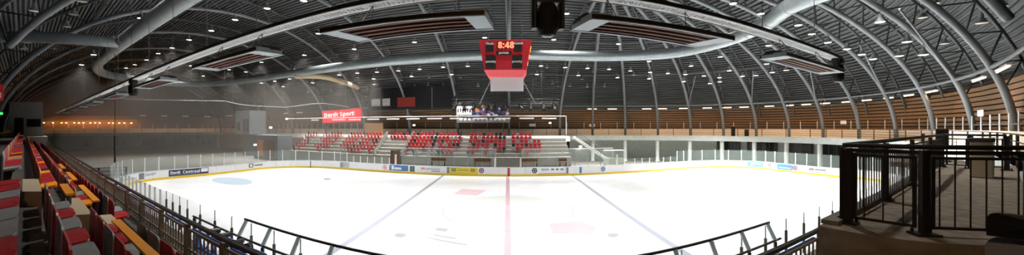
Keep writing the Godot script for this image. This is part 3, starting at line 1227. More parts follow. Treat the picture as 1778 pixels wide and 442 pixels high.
func front_rail() -> void:
	for side in [[-3.0, -42.0, "left"], [2.4, 6.6, "right"]]:
		var g := base("stand_railing")
		tag(g, "brown steel slatted railing along the front of the near stand, %s stretch" % side[2], "railing")
		for q in [[3.1, 3.94, 0.032], [3.3, 3.86, 0.025]]:
			var mb := Mb.new()
			mb.tube(line(side[0], side[1], q[0], q[1], 0.6), q[2], 8)
			put("handrail", mb, M.dark_steel, g)
		for h in [3.74, 3.34, 2.9]:
			var mb := Mb.new()
			mb.sweep(line(side[0], side[1], 3.2, h, 0.6), rect(0.03, 0.045))
			put("rail", mb, M.taupe, g)
		var slat := BoxMesh.new()
		slat.size = Vector3(0.024, 0.9, 0.024)
		var post := BoxMesh.new()
		post.size = Vector3(0.17, 1.2, 0.08)
		var far := Mb.new()
		var step := -0.125 if side[0] < 0 else 0.125
		var n := int((side[1] - side[0]) / step)
		for i in n:
			var l: float = side[0] + step * i
			var tr := Transform3D(facing(l, 3.2), hall(l, 3.2, 3.3))
			if i % 10 == 0:
				put_mesh("post", post, M.taupe, g).transform = tr.translated(Vector3(0, -0.06, 0))
			elif absf(l) < 24.0:
				put_mesh("slat", slat, M.taupe, g).transform = tr
			else:
				far.box(tr.origin, slat.size, tr.basis)
		if far.v.size():
			put("far_slats", far, M.taupe, g).set_meta("kind", "stuff")
		var cover := Mb.new()
		var bays := Mb.new()
		for i in int(n / 10.0):
			if absf(side[0] + step * 10 * i) > 10.0:
				break
			bays.sweep(line(side[0] + step * (10 * i + 0.8), side[0] + step * (10 * i + 9.2), 3.28, 3.72, 0.4), rect(0.04, 0.07))
		put("blue_strip", bays, M.blue_paint, g).set_meta("label", "blue strips along the top of the railing bays")

func bench_canopy() -> void:
	for s in [-1.0, 1.0]:
		var c := base("bench_canopy")
		var l_end := -7.85 if s < 0 else 7.35
		tag(c, "slanted glass canopy over the near players bench, %s of the centre line" % ("left" if s < 0 else "right"), "canopy")
		var mb := Mb.new()
		mb.sweep(line(l_end + s * 0.1, s * 0.4, 6.85, 2.72, 0.6), rect(0.05, 0.06))
		put("top_rail", mb, M.dark_steel, c)
		mb = Mb.new()
		mb.tube(line(s * (10.7 if s < 0 else 7.6), s * 0.4, 6.5, 2.24, 0.6), 0.035, 8)
		put("lower_rail", mb, M.dark_steel, c)
		for i in 7:
			var l: float = l_end - s * 1.13 * i
			mb = Mb.new()
			mb.bar(hall(l, 6.85, 2.7), hall(l, 6.5, 2.24), 0.1, 0.06)
			put("canopy_post", mb, M.plate, c)
			mb = Mb.new()
			mb.bar(hall(l, 6.5, 0.0), hall(l, 6.5, 2.2), 0.07, 0.07)
			put("upright", mb, M.dark_steel, c)
			if i < 6:
				var l2: float = l_end - s * 1.13 * (i + 1)
				mb = Mb.new()
				mb.quad(hall(l, 6.85, 2.7), hall(l2, 6.85, 2.7), hall(l2, 6.5, 2.26), hall(l, 6.5, 2.26))
				put("glass_pane", mb, M.thin_glass, c)
		if s < 0:
			mb = Mb.new()
			mb.bar(hall(-10.6, 6.5, 0.0), hall(-10.6, 6.5, 2.2), 0.08, 0.08)
			mb.bar(hall(-10.6, 6.5, 1.75), hall(-10.15, 6.5, 2.2), 0.05, 0.05)
			put("end_post", mb, M.dark_steel, c)
	# blue frame carrying spotlights
	var b := base("blue_frame")
	tag(b, "blue steel lattice frame behind the railing carrying dark spotlights", "frame")
	var l0 := -8.6
	var l1 := -6.1
	for d in [5.4, 6.0]:
		for h in [2.3, 1.9]:
			var mb := Mb.new()
			mb.tube(line(l0, l1, d, h, 0.6), 0.045, 6)
			put("chord", mb, M.blue_paint, b)
		for k in 7:
			var mb := Mb.new()
			var a := lerpf(l0, l1, k / 7.0)
			var e := lerpf(l0, l1, (k + 1) / 7.0)
			mb.tube(PackedVector3Array([hall(a, d, 1.9 if k % 2 else 2.3), hall(e, d, 2.3 if k % 2 else 1.9)]), 0.02, 5)
			put("brace", mb, M.blue_paint, b)
		for l in [l0, l1]:
			var mb := Mb.new()
			mb.bar(hall(l, d, 0), hall(l, d, 2.3), 0.07, 0.07)
			put("leg", mb, M.blue_paint, b)
	var n := 0
	for l in [-8.1, -7.6, -6.9, -6.5]:
		var s := base("spotlight", hall(l, 5.7, 2.36), facing(l, 5.7) * Basis(Vector3.UP, 0.3 * n))
		tag(s, ["black spotlight at the left end of the blue frame", "second black spotlight along the blue frame", "third black spotlight along the blue frame", "black spotlight at the right end of the blue frame"][n], "spotlight")
		var mb := Mb.new()
		mb.lathe(PackedVector2Array([Vector2(0, -0.16), Vector2(0.08, -0.16), Vector2(0.1, 0.1), Vector2(0.13, 0.18), Vector2(0.12, 0.18), Vector2(0, 0.12)]), 12, Vector3(0, 0.14, 0), Basis(Vector3.RIGHT, PI / 2))
		put("can", mb, M.black, s)
		mb = Mb.new()
		for sd in [-1, 1]:
			mb.box(Vector3(sd * 0.13, 0.07, 0), Vector3(0.02, 0.2, 0.04))
		mb.box(Vector3(0, -0.03, 0), Vector3(0.28, 0.03, 0.06))
		put("yoke", mb, M.dark_steel, s)
		n += 1

# ---------------------------------------------------------------- camera platform
func guard(g: Node3D, a: Vector3, b: Vector3, bars: float, up := 1.12) -> void:
	# one framed bay of vertical bars between two posts
	var t := (b - a).normalized()
	var long := a.distance_to(b)
	var face := Basis(t, Vector3.UP, t.cross(Vector3.UP))
	var fr := Mb.new()
	for h in [0.1, up - 0.14]:
		fr.box((a + b) * 0.5 + Vector3(0, h, 0), Vector3(long - 0.16, 0.035, 0.03), face)
	for s in [-1, 1]:
		fr.box((a + b) * 0.5 + t * s * (long / 2 - 0.09) + Vector3(0, up / 2 - 0.02, 0), Vector3(0.04, up - 0.2, 0.03), face)
	put("bay_frame", fr, M.dark_steel, g)
	var bm := CylinderMesh.new()
	bm.top_radius = 0.009
	bm.bottom_radius = 0.009
	bm.height = up - 0.26
	bm.radial_segments = 6
	bm.rings = 1
	var k := maxi(1, int(long / bars))
	for i in range(1, k):
		put_mesh("baluster", bm, M.dark_steel, g).position = a.lerp(b, float(i) / k) + Vector3(0, up / 2 - 0.02, 0)

func guard_post(g: Node3D, a: Vector3, face: Basis, up := 1.12, wide := 0.09) -> void:
	var mb := Mb.new()
	mb.box(a + face * Vector3(-wide / 2 + 0.012, up / 2, 0), Vector3(0.024, up, 0.07), face)
	mb.box(a + face * Vector3(wide / 2 - 0.012, up / 2, 0), Vector3(0.024, up, 0.07), face)
	mb.box(a + Vector3(0, up / 2, 0), Vector3(wide - 0.04, up * 0.96, 0.035), face)
	mb.box(a + Vector3(0, 0.015, 0), Vector3(0.26, 0.03, 0.2), face)
	for s in [-1, 1]:
		mb.lathe(PackedVector2Array([Vector2(0.018, 0.0), Vector2(0.018, 0.05), Vector2(0, 0.05)]), 6, a + face * Vector3(s * 0.1, 0.03, 0.05))
	put("post", mb, M.dark_steel, g)

func platform() -> void:
	var top := 4.43
	var mb := Mb.new()
	var l0 := 3.62
	var l1 := 11.2
	var d1 := 2.4
	var k := 12
	for i in k:
		var a := lerpf(l0, l1, float(i) / k)
		var b := lerpf(l0, l1, float(i + 1) / k)
		for j in 10:
			var c := lerpf(-0.55, d1, j / 10.0)
			var d := lerpf(-0.55, d1, (j + 1) / 10.0)
			mb.quad(hall(a, c, top), hall(b, c, top), hall(b, d, top), hall(a, d, top), Vector3.UP)
	mb.ribbon(line(l0, l1, d1, 0.0, 0.6), line(l0, l1, d1, top, 0.6), Vector3.FORWARD)
	mb.ribbon(lane(-0.55, d1, l0, 0.0, 0.3), lane(-0.55, d1, l0, top, 0.3), Vector3.LEFT)
	mb.ribbon(lane(-0.55, d1, l1, 0.0, 0.3), lane(-0.55, d1, l1, top, 0.3), Vector3.RIGHT)
	struct(put("floor_platform", mb, M.platform_concrete), "raised concrete viewing platform beside the near stand", "platform")
	var kerb := Mb.new()
	kerb.sweep(line(3.75, 10.9, 2.3, top + 0.03, 0.5), rect(0.2, 0.06))
	struct(put("trim_1", kerb, M.stand_concrete), "pale concrete kerb along the platform edge", "kerb")
	# near railing
	var g := base("platform_railing")
	tag(g, "dark steel barred railing at the near end of the platform", "railing")
	var pts := [hall(3.78, -0.42, top), hall(3.84, 0.96, top), hall(3.92, 2.12, top)]
	for i in 2:
		guard(g, pts[i], pts[i + 1], 0.16)
	for i in [1, 2]:
		var t: Vector3 = (pts[i] - pts[i - 1]).normalized()
		guard_post(g, pts[i], Basis(t, Vector3.UP, t.cross(Vector3.UP)), 1.08, 0.09 if i == 1 else 0.14)
	var rail := Mb.new()
	rail.tube(PackedVector3Array([pts[0] + Vector3(0, 1.12, 0), pts[1] + Vector3(0, 1.12, 0), pts[2] + Vector3(0, 1.12, 0) + (pts[2] - pts[1]) * 0.05]), 0.03, 8)
	put("handrail", rail, M.dark_steel, g)
	rail = Mb.new()
	rail.bar(pts[0] + Vector3(0, 1.05, 0), pts[1] + Vector3(0, 1.05, 0), 0.04, 0.05)
	rail.bar(pts[1] + Vector3(0, 1.05, 0), pts[2] + Vector3(0, 1.05, 0), 0.04, 0.05)
	put("top_bar", rail, M.dark_steel, g)
	# rink side railing
	g = base("platform_railing")
	tag(g, "dark steel barred railing along the rink side of the platform", "railing")
	var side := []
	for l in [3.92, 5.42, 7.05, 8.8, 10.6]:
		side.append(hall(l, 2.12 - 0.02 * (l - 3.92), top))
	rail = Mb.new()
	var hp := PackedVector3Array()
	for i in side.size():
		hp.append(side[i] + Vector3(0, 1.12, 0))
		if i > 0:
			guard(g, side[i - 1], side[i], 0.2)
			var t: Vector3 = (side[i] - side[i - 1]).normalized()
			guard_post(g, side[i], Basis(t, Vector3.UP, t.cross(Vector3.UP)), 1.08, 0.12)
	rail.tube(hp, 0.035, 8)
	put("handrail", rail, M.dark_steel, g)
	# far end railing
	g = base("platform_railing")
	tag(g, "dark steel barred railing at the far end of the platform", "railing")
	var end := [hall(10.6, 1.98, top), hall(10.3, 1.0, top), hall(9.9, -0.2, top)]
	hp = PackedVector3Array()
	for i in 3:
		hp.append(end[i] + Vector3(0, 1.12, 0))
		var t: Vector3 = (end[maxi(i, 1)] - end[maxi(i, 1) - 1]).normalized()
		if i > 0:
			guard(g, end[i - 1], end[i], 0.25)
			guard_post(g, end[i], Basis(t, Vector3.UP, t.cross(Vector3.UP)), 1.12, 0.12)
	rail = Mb.new()
	rail.tube(hp, 0.035, 8)
	put("handrail", rail, M.dark_steel, g)
	# things on the platform
	var cb := base("cabinet", hall(8.6, 0.52, top), facing(8.6, 0.52))
	tag(cb, "beige cabinet with a dark top at the far end of the platform", "cabinet")
	mb = Mb.new()
	mb.chamfer(Vector3(0, 0.5, 0), Vector3(0.75, 0.96, 0.42), 0.015)
	put("body", mb, M.beige, cb)
	mb = Mb.new()
	mb.chamfer(Vector3(0, 1.03, 0), Vector3(0.85, 0.1, 0.48), 0.02)
	put("top", mb, M.dark_steel, cb)
	mb = Mb.new()
	mb.box(Vector3(0, 0.5, 0.22), Vector3(0.02, 0.86, 0.01))
	put("door_seam", mb, M.dark_steel, cb)
	var sp := base("loudspeaker", hall(12.4, 2.35, top), facing(12.4, 2.35))
	tag(sp, "tall black loudspeaker behind the far platform railing", "loudspeaker")
	mb = Mb.new()
	mb.chamfer(Vector3(0, 0.95, 0), Vector3(0.55, 0.75, 0.35), 0.03)
	put("cabinet_box", mb, M.black, sp)
	mb = Mb.new()
	mb.tube(PackedVector3Array([Vector3(0, 0, 0), Vector3(0, 0.6, 0)]), 0.03)
	mb.box(Vector3(0, 0.02, 0), Vector3(0.5, 0.04, 0.5))
	put("stand_pole", mb, M.black, sp)
	sp = base("monitor", hall(12.2, 3.1, top), facing(12.2, 3.1))
	tag(sp, "small black monitor on a stand left of the tall loudspeaker", "monitor")
	mb = Mb.new()
	mb.chamfer(Vector3(0, 0.95, 0), Vector3(0.55, 0.34, 0.06), 0.02)
	put("screen_case", mb, M.black, sp)
	mb = Mb.new()
	mb.tube(PackedVector3Array([Vector3(0, 0, 0.02), Vector3(0, 0.85, 0.02)]), 0.03)
	mb.box(Vector3(0, 0.02, 0.02), Vector3(0.4, 0.04, 0.3))
	put("stand_pole", mb, M.black, sp)
	var fl := Mb.new()
	fl.box(hall(12.3, 2.7, top - 0.1), Vector3(3.0, 0.2, 2.2), facing(12.3, 2.7))
	struct(put("floor_landing", fl, M.platform_concrete), "small concrete landing beyond the far platform railing", "landing")
	# office chair at the corner
	var ch := base("office_chair", hall(2.1, -0.3, 4.1), Basis(Vector3.UP, -0.9))
	tag(ch, "dark office chair with grey backrest in front of the platform wall", "chair")
	mb = Mb.new()
	slab_of(mb, rounded(0.5, 0.16, 0.05), 0.07, Transform3D(Basis(Vector3.RIGHT, -0.05), Vector3(0, 0.95, 0.2)), -0.3)
	put("headrest", mb, M.black, ch)
	mb = Mb.new()
	slab_of(mb, rounded(0.52, 0.46, 0.08), 0.05, Transform3D(Basis(Vector3.RIGHT, -0.05), Vector3(0, 0.48, 0.18)), -0.3)
	put("backrest", mb, mat("chair_grey", Color(0.5, 0.5, 0.56), 0.8), ch)
	mb = Mb.new()
	mb.chamfer(Vector3(0, 0.45, -0.08), Vector3(0.5, 0.08, 0.48), 0.04)
	put("seat", mb, M.soft_black, ch)
	mb = Mb.new()
	mb.tube(PackedVector3Array([Vector3(0, 0.05, -0.05), Vector3(0, 0.42, -0.05)]), 0.03)
	for i in 5:
		var w := TAU * i / 5
		mb.bar(Vector3(0, 0.07, -0.05), Vector3(0.26 * cos(w), 0.04, -0.05 + 0.26 * sin(w)), 0.04, 0.03)
	put("base_star", mb, M.black, ch)
	var red := make_seat("red")
	red.transform = Transform3D(Basis(Vector3.UP, 0.5) * Basis.from_scale(Vector3(0.45, 1, 0.4)), hall(2.55, 0.42, 4.1))
	tag(red, "single red seat edge in front of the platform post", "seat")

# ---------------------------------------------------------------- hung from the roof
func heater(l0: float, l1: float, label: String) -> void:
	var h := base("gas_heater")
	tag(h, label, "heater", "")
	var mid := (l0 + l1) / 2
	var f := facing(mid, 5.78)
	var w := absf((hall(mid, 6.2, 0) - hall(mid, 5.35, 0)).dot(f.z))
	var up := EYE + 1.98
	var long := l1 - l0
	var cap := 0.36
	var a := line(l0, l1, 5.78, up, 0.3)
	var mb := Mb.new()
	mb.sweep(a, span(w / 2 - 0.02, w / 2 + 0.02, -0.02, 0.06))
	mb.sweep(a, span(-w / 2 - 0.02, -w / 2 + 0.02, -0.03, 0.06))
	mb.sweep(a, PackedVector2Array([Vector2(-w / 2, 0.06), Vector2(w / 2, 0.06), Vector2(w / 4, 0.15), Vector2(-w / 4, 0.15)]))
	put("housing", mb, M.dark_steel, h)
	mb = Mb.new()
	mb.sweep(a, span(-w / 2 - 0.03, -w / 2 + 0.03, -0.04, -0.02))
	put("edge_trim", mb, M.plate, h)
	mb = Mb.new()
	mb.sweep(a, span(w / 2 - 0.025, w / 2 + 0.025, -0.04, -0.02))
	put("edge_trim", mb, M.plate, h)
	var inner := line(l0 + cap, l1 - cap, 5.78, up, 0.3)
	var lanes := 4
	for i in lanes:
		var c := lerpf(-w / 2, w / 2, (i + 0.5) / lanes)
		var e := w / lanes / 2
		mb = Mb.new()
		mb.sweep(inner, PackedVector2Array([Vector2(c - e, -0.01), Vector2(c - e * 0.5, 0.035), Vector2(c + e * 0.5, 0.035), Vector2(c + e, -0.01), Vector2(c + e, 0.05), Vector2(c - e, 0.05)]))
		var trough := put("reflector", mb, M.copper, h)  # matte copper-brown, stands in for warm reflections in the metal
		mb = Mb.new()
		var p := PackedVector3Array()
		for q in inner:
			var s := facing(mid, 5.78).z
			p.append(q + s * c + Vector3(0, 0.0, 0))
		mb.tube(p, 0.03, 6)
		put("burner_tube", mb, M.tube_dark, trough)
	for e in [[l0, l0 + cap], [l1 - cap, l1]]:
		mb = Mb.new()
		mb.sweep(line(e[0], e[1], 5.78, up, 0.2), span(-w / 2, w / 2, -0.03, 0.09))
		put("end_plate", mb, M.plate, h)
	for l in [l0 + long * 0.2, l1 - long * 0.2]:
		mb = Mb.new()
		for d in [5.5, 6.05]:
			mb.tube(PackedVector3Array([hall(l, d, up + 0.1), hall(l, 6.1, EYE + 2.64)]), 0.012, 4)
		put("hanger", mb, M.grey_steel, h)

func moving_head(l: float, label: String) -> void:
	var m := base("moving_head_light", hall(l, 6.0, EYE + 1.78), facing(l, 6.0))
	tag(m, label, "stage light")
	var mb := Mb.new()
	mb.chamfer(Vector3(0, 0.78, 0), Vector3(0.46, 0.22, 0.34), 0.05)
	put("base", mb, M.black, m)
	mb = Mb.new()
	for s in [-1, 1]:
		mb.chamfer(Vector3(s * 0.27, 0.42, 0), Vector3(0.1, 0.6, 0.22), 0.03)
	mb.box(Vector3(0, 0.66, 0), Vector3(0.6, 0.08, 0.22))
	put("yoke", mb, M.black, m)
	mb = Mb.new()
	mb.lathe(PackedVector2Array([Vector2(0, 0.62), Vector2(0.15, 0.6), Vector2(0.21, 0.45), Vector2(0.2, 0.1), Vector2(0.15, 0.0), Vector2(0, 0.0)]), 16)
	var head := put("head", mb, M.soft_black, m)
	mb = Mb.new()
	mb.lathe(PackedVector2Array([Vector2(0.12, -0.005), Vector2(0.1, -0.02), Vector2(0, -0.015)]), 16)
	put("lens", mb, M.dark_glass, head)
	mb = Mb.new()
	mb.bar(Vector3(0, 0.86, 0), Vector3(0, 1.0, 0), 0.08, 0.05)
	put("clamp", mb, M.dark_steel, m)

func scoreboard() -> void:
	var s := base("scoreboard", hall(-0.42, 22.0, EYE + 3.45), facing(-0.42, 22.0))
	tag(s, "red four-sided scoreboard cube with glowing 8:48 clock hung over the ice", "scoreboard")
	var frustum := func(y0: float, w0: float, y1: float, w1: float) -> Mb:
		var b := Mb.new()
		var c := [Vector2(-1, -1), Vector2(1, -1), Vector2(1, 1), Vector2(-1, 1)]
		for i in 4:
			var p: Vector2 = c[i]
			var q: Vector2 = c[(i + 1) % 4]
			b.quad(Vector3(p.x * w0, y0, p.y * w0), Vector3(q.x * w0, y0, q.y * w0), Vector3(q.x * w1, y1, q.y * w1), Vector3(p.x * w1, y1, p.y * w1), Vector3(p.x + q.x, 0, p.y + q.y))
		b.quad(Vector3(-w0, y0, -w0), Vector3(w0, y0, -w0), Vector3(w0, y0, w0), Vector3(-w0, y0, w0), Vector3.DOWN)
		b.quad(Vector3(-w1, y1, -w1), Vector3(w1, y1, -w1), Vector3(w1, y1, w1), Vector3(-w1, y1, w1), Vector3.UP)
		return b
	put("body", frustum.call(0.42, 1.42, 2.35, 1.75), M.score_red, s)
	put("sloping_base", frustum.call(0.0, 1.2, 0.42, 1.44), M.score_pink, s)
	put("roof_frame", frustum.call(2.35, 1.7, 2.45, 1.3), M.dark_steel, s)
	# front face leans out: x across, y up the face
	var lean := atan2(0.33, 1.93)
	var face := Transform3D(Basis(Vector3.RIGHT, lean), Vector3(0, 0.42, 1.44))
	var flat := func(called: String, x: float, y: float, w: float, h: float, m: Material) -> MeshInstance3D:
		var b := Mb.new()
		b.box(Vector3.ZERO, Vector3(w, h, 0.03))
		var o := put(called, b, m, s)
		o.transform = face * Transform3D(Basis(), Vector3(x, y, 0.02))
		return o
	for q in [["score_panel", -1.02, 1.5, 0.52, 0.66, "Thuis", 0.23, 0.16], ["score_panel", 0.84, 1.5, 0.52, 0.66, "Bezoek", 0.24, 0.16], ["period_panel", -0.08, 1.1, 0.98, 0.28, "periode", 0.02, 0.14], ["penalty_panel", -0.96, 0.52, 0.68, 0.86, "penalty", 0.03, 0.14], ["penalty_panel", 0.8, 0.52, 0.68, 0.86, "penalty", 0.03, 0.14]]:
		var panel: MeshInstance3D = flat.call(q[0], q[1], q[2], q[3], q[4], M.black)
		words(q[5], q[7], M.white_steel, panel, Vector3(0.0, q[6], 0.03))
	flat.call("clock_panel", -0.05, 1.62, 0.98, 0.5, M.soft_black)
	words("8:48", 0.42, M.led_red, s, face * Vector3(0.06, 1.62, 0.05), face.basis, true, "led_clock_digits").set_meta("label", "glowing red clock digits")
	var lamp := OmniLight3D.new()
	lamp.name = "clock_glow"
	lamp.light_color = Color(1, 0.25, 0.18)
	lamp.light_energy = 0.25
	lamp.light_size = 0.2
	lamp.omni_range = 60.0
	lamp.shadow_enabled = true
	s.add_child(lamp)
	lamp.position = face * Vector3(0.06, 1.62, 0.3)
	# led columns on the right hand face
	for i in 3:
		var b := Mb.new()
		b.box(Vector3.ZERO, Vector3(0.03, 0.2 if i else 0.34, 0.3))
		var o := put("led_digit", b, M.led_orange, s)
		o.transform = Transform3D(Basis(Vector3.BACK, -lean), Vector3(1.72 - i * 0.1, 1.9 - i * 0.5, 0.9))
	var b := Mb.new()
	b.box(Vector3(0.1, -0.5, 0.95), Vector3(2.25, 0.95, 0.03))
	put("white_banner", b, M.white_cloth, s)
	b = Mb.new()
	b.tube(PackedVector3Array([Vector3(0.2, 2.4, 0), Vector3(0.2, 8.6, 0)]), 0.16, 10)
	put("mast", b, M.galvanised, s)
	for x in [-1.2, 1.2]:
		b = Mb.new()
		b.tube(PackedVector3Array([Vector3(x, 2.4, 0.6), Vector3(x * 0.6, 8.4, 0.2)]), 0.025, 5)
		put("cable", b, M.grey_steel, s)
	for x in [-1, 1]:
		b = Mb.new()
		b.tube(PackedVector3Array([Vector3(x * 1.1, 0.1, -0.9), Vector3(x * 2.2, -1.6, -3.0)]), 0.05, 6)
		put("stay", b, M.grey_steel, s)

func catmull(pts: Array, up: float, closed: bool) -> PackedVector3Array:
	var p := PackedVector3Array()
	var n := pts.size()
	for i in (n if closed else n - 1):
		var a: Vector2 = pts[(i - 1 + n) % n] if closed or i > 0 else pts[0]
		var b: Vector2 = pts[i]
		var c: Vector2 = pts[(i + 1) % n]
		var d: Vector2 = pts[(i + 2) % n] if closed or i < n - 2 else pts[n - 1]
		for j in 6:
			var q := b.cubic_interpolate(c, a, d, j / 6.0)
			p.append(hall(q.x, q.y, up))
	if not closed:
		p.append(hall(pts[n - 1].x, pts[n - 1].y, up))
	return p

func duct(pts: Array, up: float, r: float, label: String, m := "galvanised") -> void:
	var d := base("ventilation_duct")
	tag(d, label, "duct")
	var p := catmull(pts, up, false)
	var mb := Mb.new()
	mb.tube(p, r, 18)
	put("duct_tube", mb, M[m], d)
	var run := 0.0
	for i in range(1, p.size()):
		run += p[i].distance_to(p[i - 1])
		if run > 3.4:
			run = 0.0
			mb = Mb.new()
			var t := (p[i] - p[i - 1]).normalized() * 0.05
			mb.tube(PackedVector3Array([p[i] - t, p[i] + t]), r * 1.035, 18)
			put("duct_joint", mb, M[m], d)

func overhead() -> void:
	duct([Vector2(14.4, 7.6), Vector2(15.0, 12.0), Vector2(16.6, 16.0), Vector2(17.0, 21.5), Vector2(15.2, 27.6), Vector2(9.0, 31.6), Vector2(0, 32.2), Vector2(-15, 32.5), Vector2(-30, 32.7), Vector2(-41, 31.2), Vector2(-46, 27.0), Vector2(-46.4, 20), Vector2(-42.5, 11.8), Vector2(-37, 8.9), Vector2(-30, 8.5), Vector2(-20, 8.8), Vector2(-14, 9.0), Vector2(-8, 9.0)], EYE + 7.5, 0.52, "large round silver ventilation duct looping above the ice")
	duct([Vector2(-26.0, 8.2), Vector2(-25.8, 5.0), Vector2(-25.6, 2.0), Vector2(-25.4, -0.5), Vector2(-25.2, -3.0)], EYE + 7.4, 0.45, "silver branch duct leaving the loop towards the near wall at left")
	duct([Vector2(-27.2, 32.6), Vector2(-24.6, 35.0), Vector2(-24.6, 39.5), Vector2(-25.2, 44.0), Vector2(-26.0, 48.0)], EYE + 7.0, 0.36, "dull brown flexible duct running back to the far wall", "beige")
	# tray that carries the heaters
	var t := base("heater_tray")
	tag(t, "long white perforated tray carrying the heaters above the near stand", "cable tray")
	var p := line(-58.0, 10.5, 6.15, EYE + 2.67, 0.5)
	var mb := Mb.new()
	mb.sweep(p, span(0.2, 0.225, -0.02, 0.07))
	mb.sweep(p, span(-0.225, -0.2, -0.02, 0.07))
	put("tray_side", mb, M.dark_steel, t)
	mb = Mb.new()
	mb.sweep(p, span(-0.2, 0.2, 0.015, 0.03))
	put("tray_bed", mb, M.tray_white, t)
	mb = Mb.new()
	for s in [-1, 1]:
		mb.sweep(p, span(s * 0.14 - 0.035, s * 0.14 + 0.035, -0.015, 0.0))
	var q := line(-14.0, 10.5, 6.15, EYE + 2.67, 0.11)
	for i in q.size() - 1:
		var f := (q[i + 1] - q[i]).normalized().cross(Vector3.UP)
		mb.bar(q[i] + f * 0.13 + Vector3(0, -0.006, 0), q[i + 1] - f * 0.13 + Vector3(0, -0.006, 0), 0.035, 0.012)
		mb.bar(q[i] - f * 0.13 + Vector3(0, -0.006, 0), q[i + 1] + f * 0.13 + Vector3(0, -0.006, 0), 0.035, 0.012)
	mb.sweep(line(-58.0, -14.0, 6.15, EYE + 2.66, 0.5), span(-0.15, 0.15, -0.015, 0.0))
	put("tray_mesh", mb, M.tray_white, t)
	mb = Mb.new()
	for i in 26:
		var l := -56.0 + 2.6 * i
		mb.tube(PackedVector3Array([hall(l, 6.15, EYE + 2.75), hall(l, 6.15, EYE + 9.0)]), 0.012, 4)
	put("hanger_rods", mb, M.grey_steel, t)
	heater(-3.55, -0.42, "long gas heater panel with copper-coloured reflectors left of the scoreboard")
	heater(-8.8, -5.7, "second gas heater panel left of the scoreboard")
	heater(-14.5, -11.4, "third gas heater panel left of the scoreboard, beside the stage light")
	heater(-20.6, -17.5, "fourth gas heater panel left of the scoreboard")
	heater(-26.6, -23.5, "fifth gas heater panel left of the scoreboard")
	heater(-32.6, -29.5, "sixth gas heater panel left of the scoreboard")
	heater(-38.6, -35.5, "seventh gas heater panel left of the scoreboard")
	heater(-44.6, -41.5, "smallest looking gas heater panel at the far left")
	heater(1.3, 4.42, "long gas heater panel right of the hanging stage light")
	heater(6.45, 9.65, "rightmost gas heater panel ending at a black stage light")
	moving_head(0.69, "large black moving-head stage light right of the scoreboard")
	moving_head(-16.3, "black moving-head stage light between the heaters at left")
	moving_head(10.4, "black moving-head stage light at the right end of the tray")
	scoreboard()
	stage_truss()
	banners()

func stage_truss() -> void:
	var t := base("stage_truss")
	tag(t, "dark horizontal lighting truss hung above the far stand", "truss")
	var l0 := -8.2
	var l1 := 6.4
	for q in [[42.0, EYE + 3.85], [42.0, EYE + 3.2], [42.7, EYE + 3.5]]:
		var mb := Mb.new()
		mb.tube(line(l0, l1, q[0], q[1], 1.0), 0.05, 6)
		put("chord", mb, M.dark_steel, t)
	var w := Mb.new()
	for i in 20:
		var a := lerpf(l0, l1, i / 20.0)
		var b := lerpf(l0, l1, (i + 1) / 20.0)
		w.tube(PackedVector3Array([hall(a, 42.0, EYE + (3.85 if i % 2 else 3.2)), hall(b, 42.0, EYE + (3.2 if i % 2 else 3.85))]), 0.025, 5)
		w.tube(PackedVector3Array([hall(a, 42.0, EYE + 3.2), hall(b, 42.7, EYE + 3.5)]), 0.025, 5)
	put("lacing", w, M.dark_steel, t)
	for l in [-8.0, -2.0, 4.0, 6.2]:
		w = Mb.new()
		w.tube(PackedVector3Array([hall(l, 42.2, EYE + 3.8), hall(l, 42.2, EYE + 10.5)]), 0.025, 5)
		put("hanger", w, M.grey_steel, t)
	var proto: Node3D
	var k := 0
	for x in [789.0, 806.0, 823.0, 846.0, 858.0, 878.0, 904.0, 921.0, 944.0, 962.0]:
		var l := 42.1 * tan(deg_to_rad(bearing(x)))
		var tr := Transform3D(facing(l, 42.1) * Basis(Vector3.UP, 0.7 * sin(k * 2.3)) * Basis.from_scale(Vector3.ONE * 1.25), hall(l, 42.1, EYE + 2.35))
		k += 1
		if proto == null:
			proto = base("stage_spotlight")
			var mb := Mb.new()
			mb.lathe(PackedVector2Array([Vector2(0, 0.34), Vector2(0.16, 0.32), Vector2(0.2, -0.1), Vector2(0.28, -0.3), Vector2(0.26, -0.3), Vector2(0, -0.16)]), 12, Vector3(0, 0.3, 0), Basis(Vector3.RIGHT, -0.6))
			put("can", mb, M.black, proto)
			mb = Mb.new()
			for s in [-1, 1]:
				mb.box(Vector3(s * 0.26, 0.5, 0), Vector3(0.04, 0.5, 0.08))
			mb.box(Vector3(0, 0.74, 0), Vector3(0.56, 0.05, 0.08))
			mb.box(Vector3(0, 0.82, 0), Vector3(0.08, 0.16, 0.08))
			put("yoke", mb, M.soft_black, proto)
			proto.transform = tr
		else:
			copy(proto, "stage_spotlight", tr)
	var all := find_children("stage_spotlight*", "Node3D", false, false)
	k = 0
	for o in all:
		tag(o, "%s black stage spotlight from the left on the far truss" % nth(k), "spotlight", "spotlights on the far truss")
		k += 1

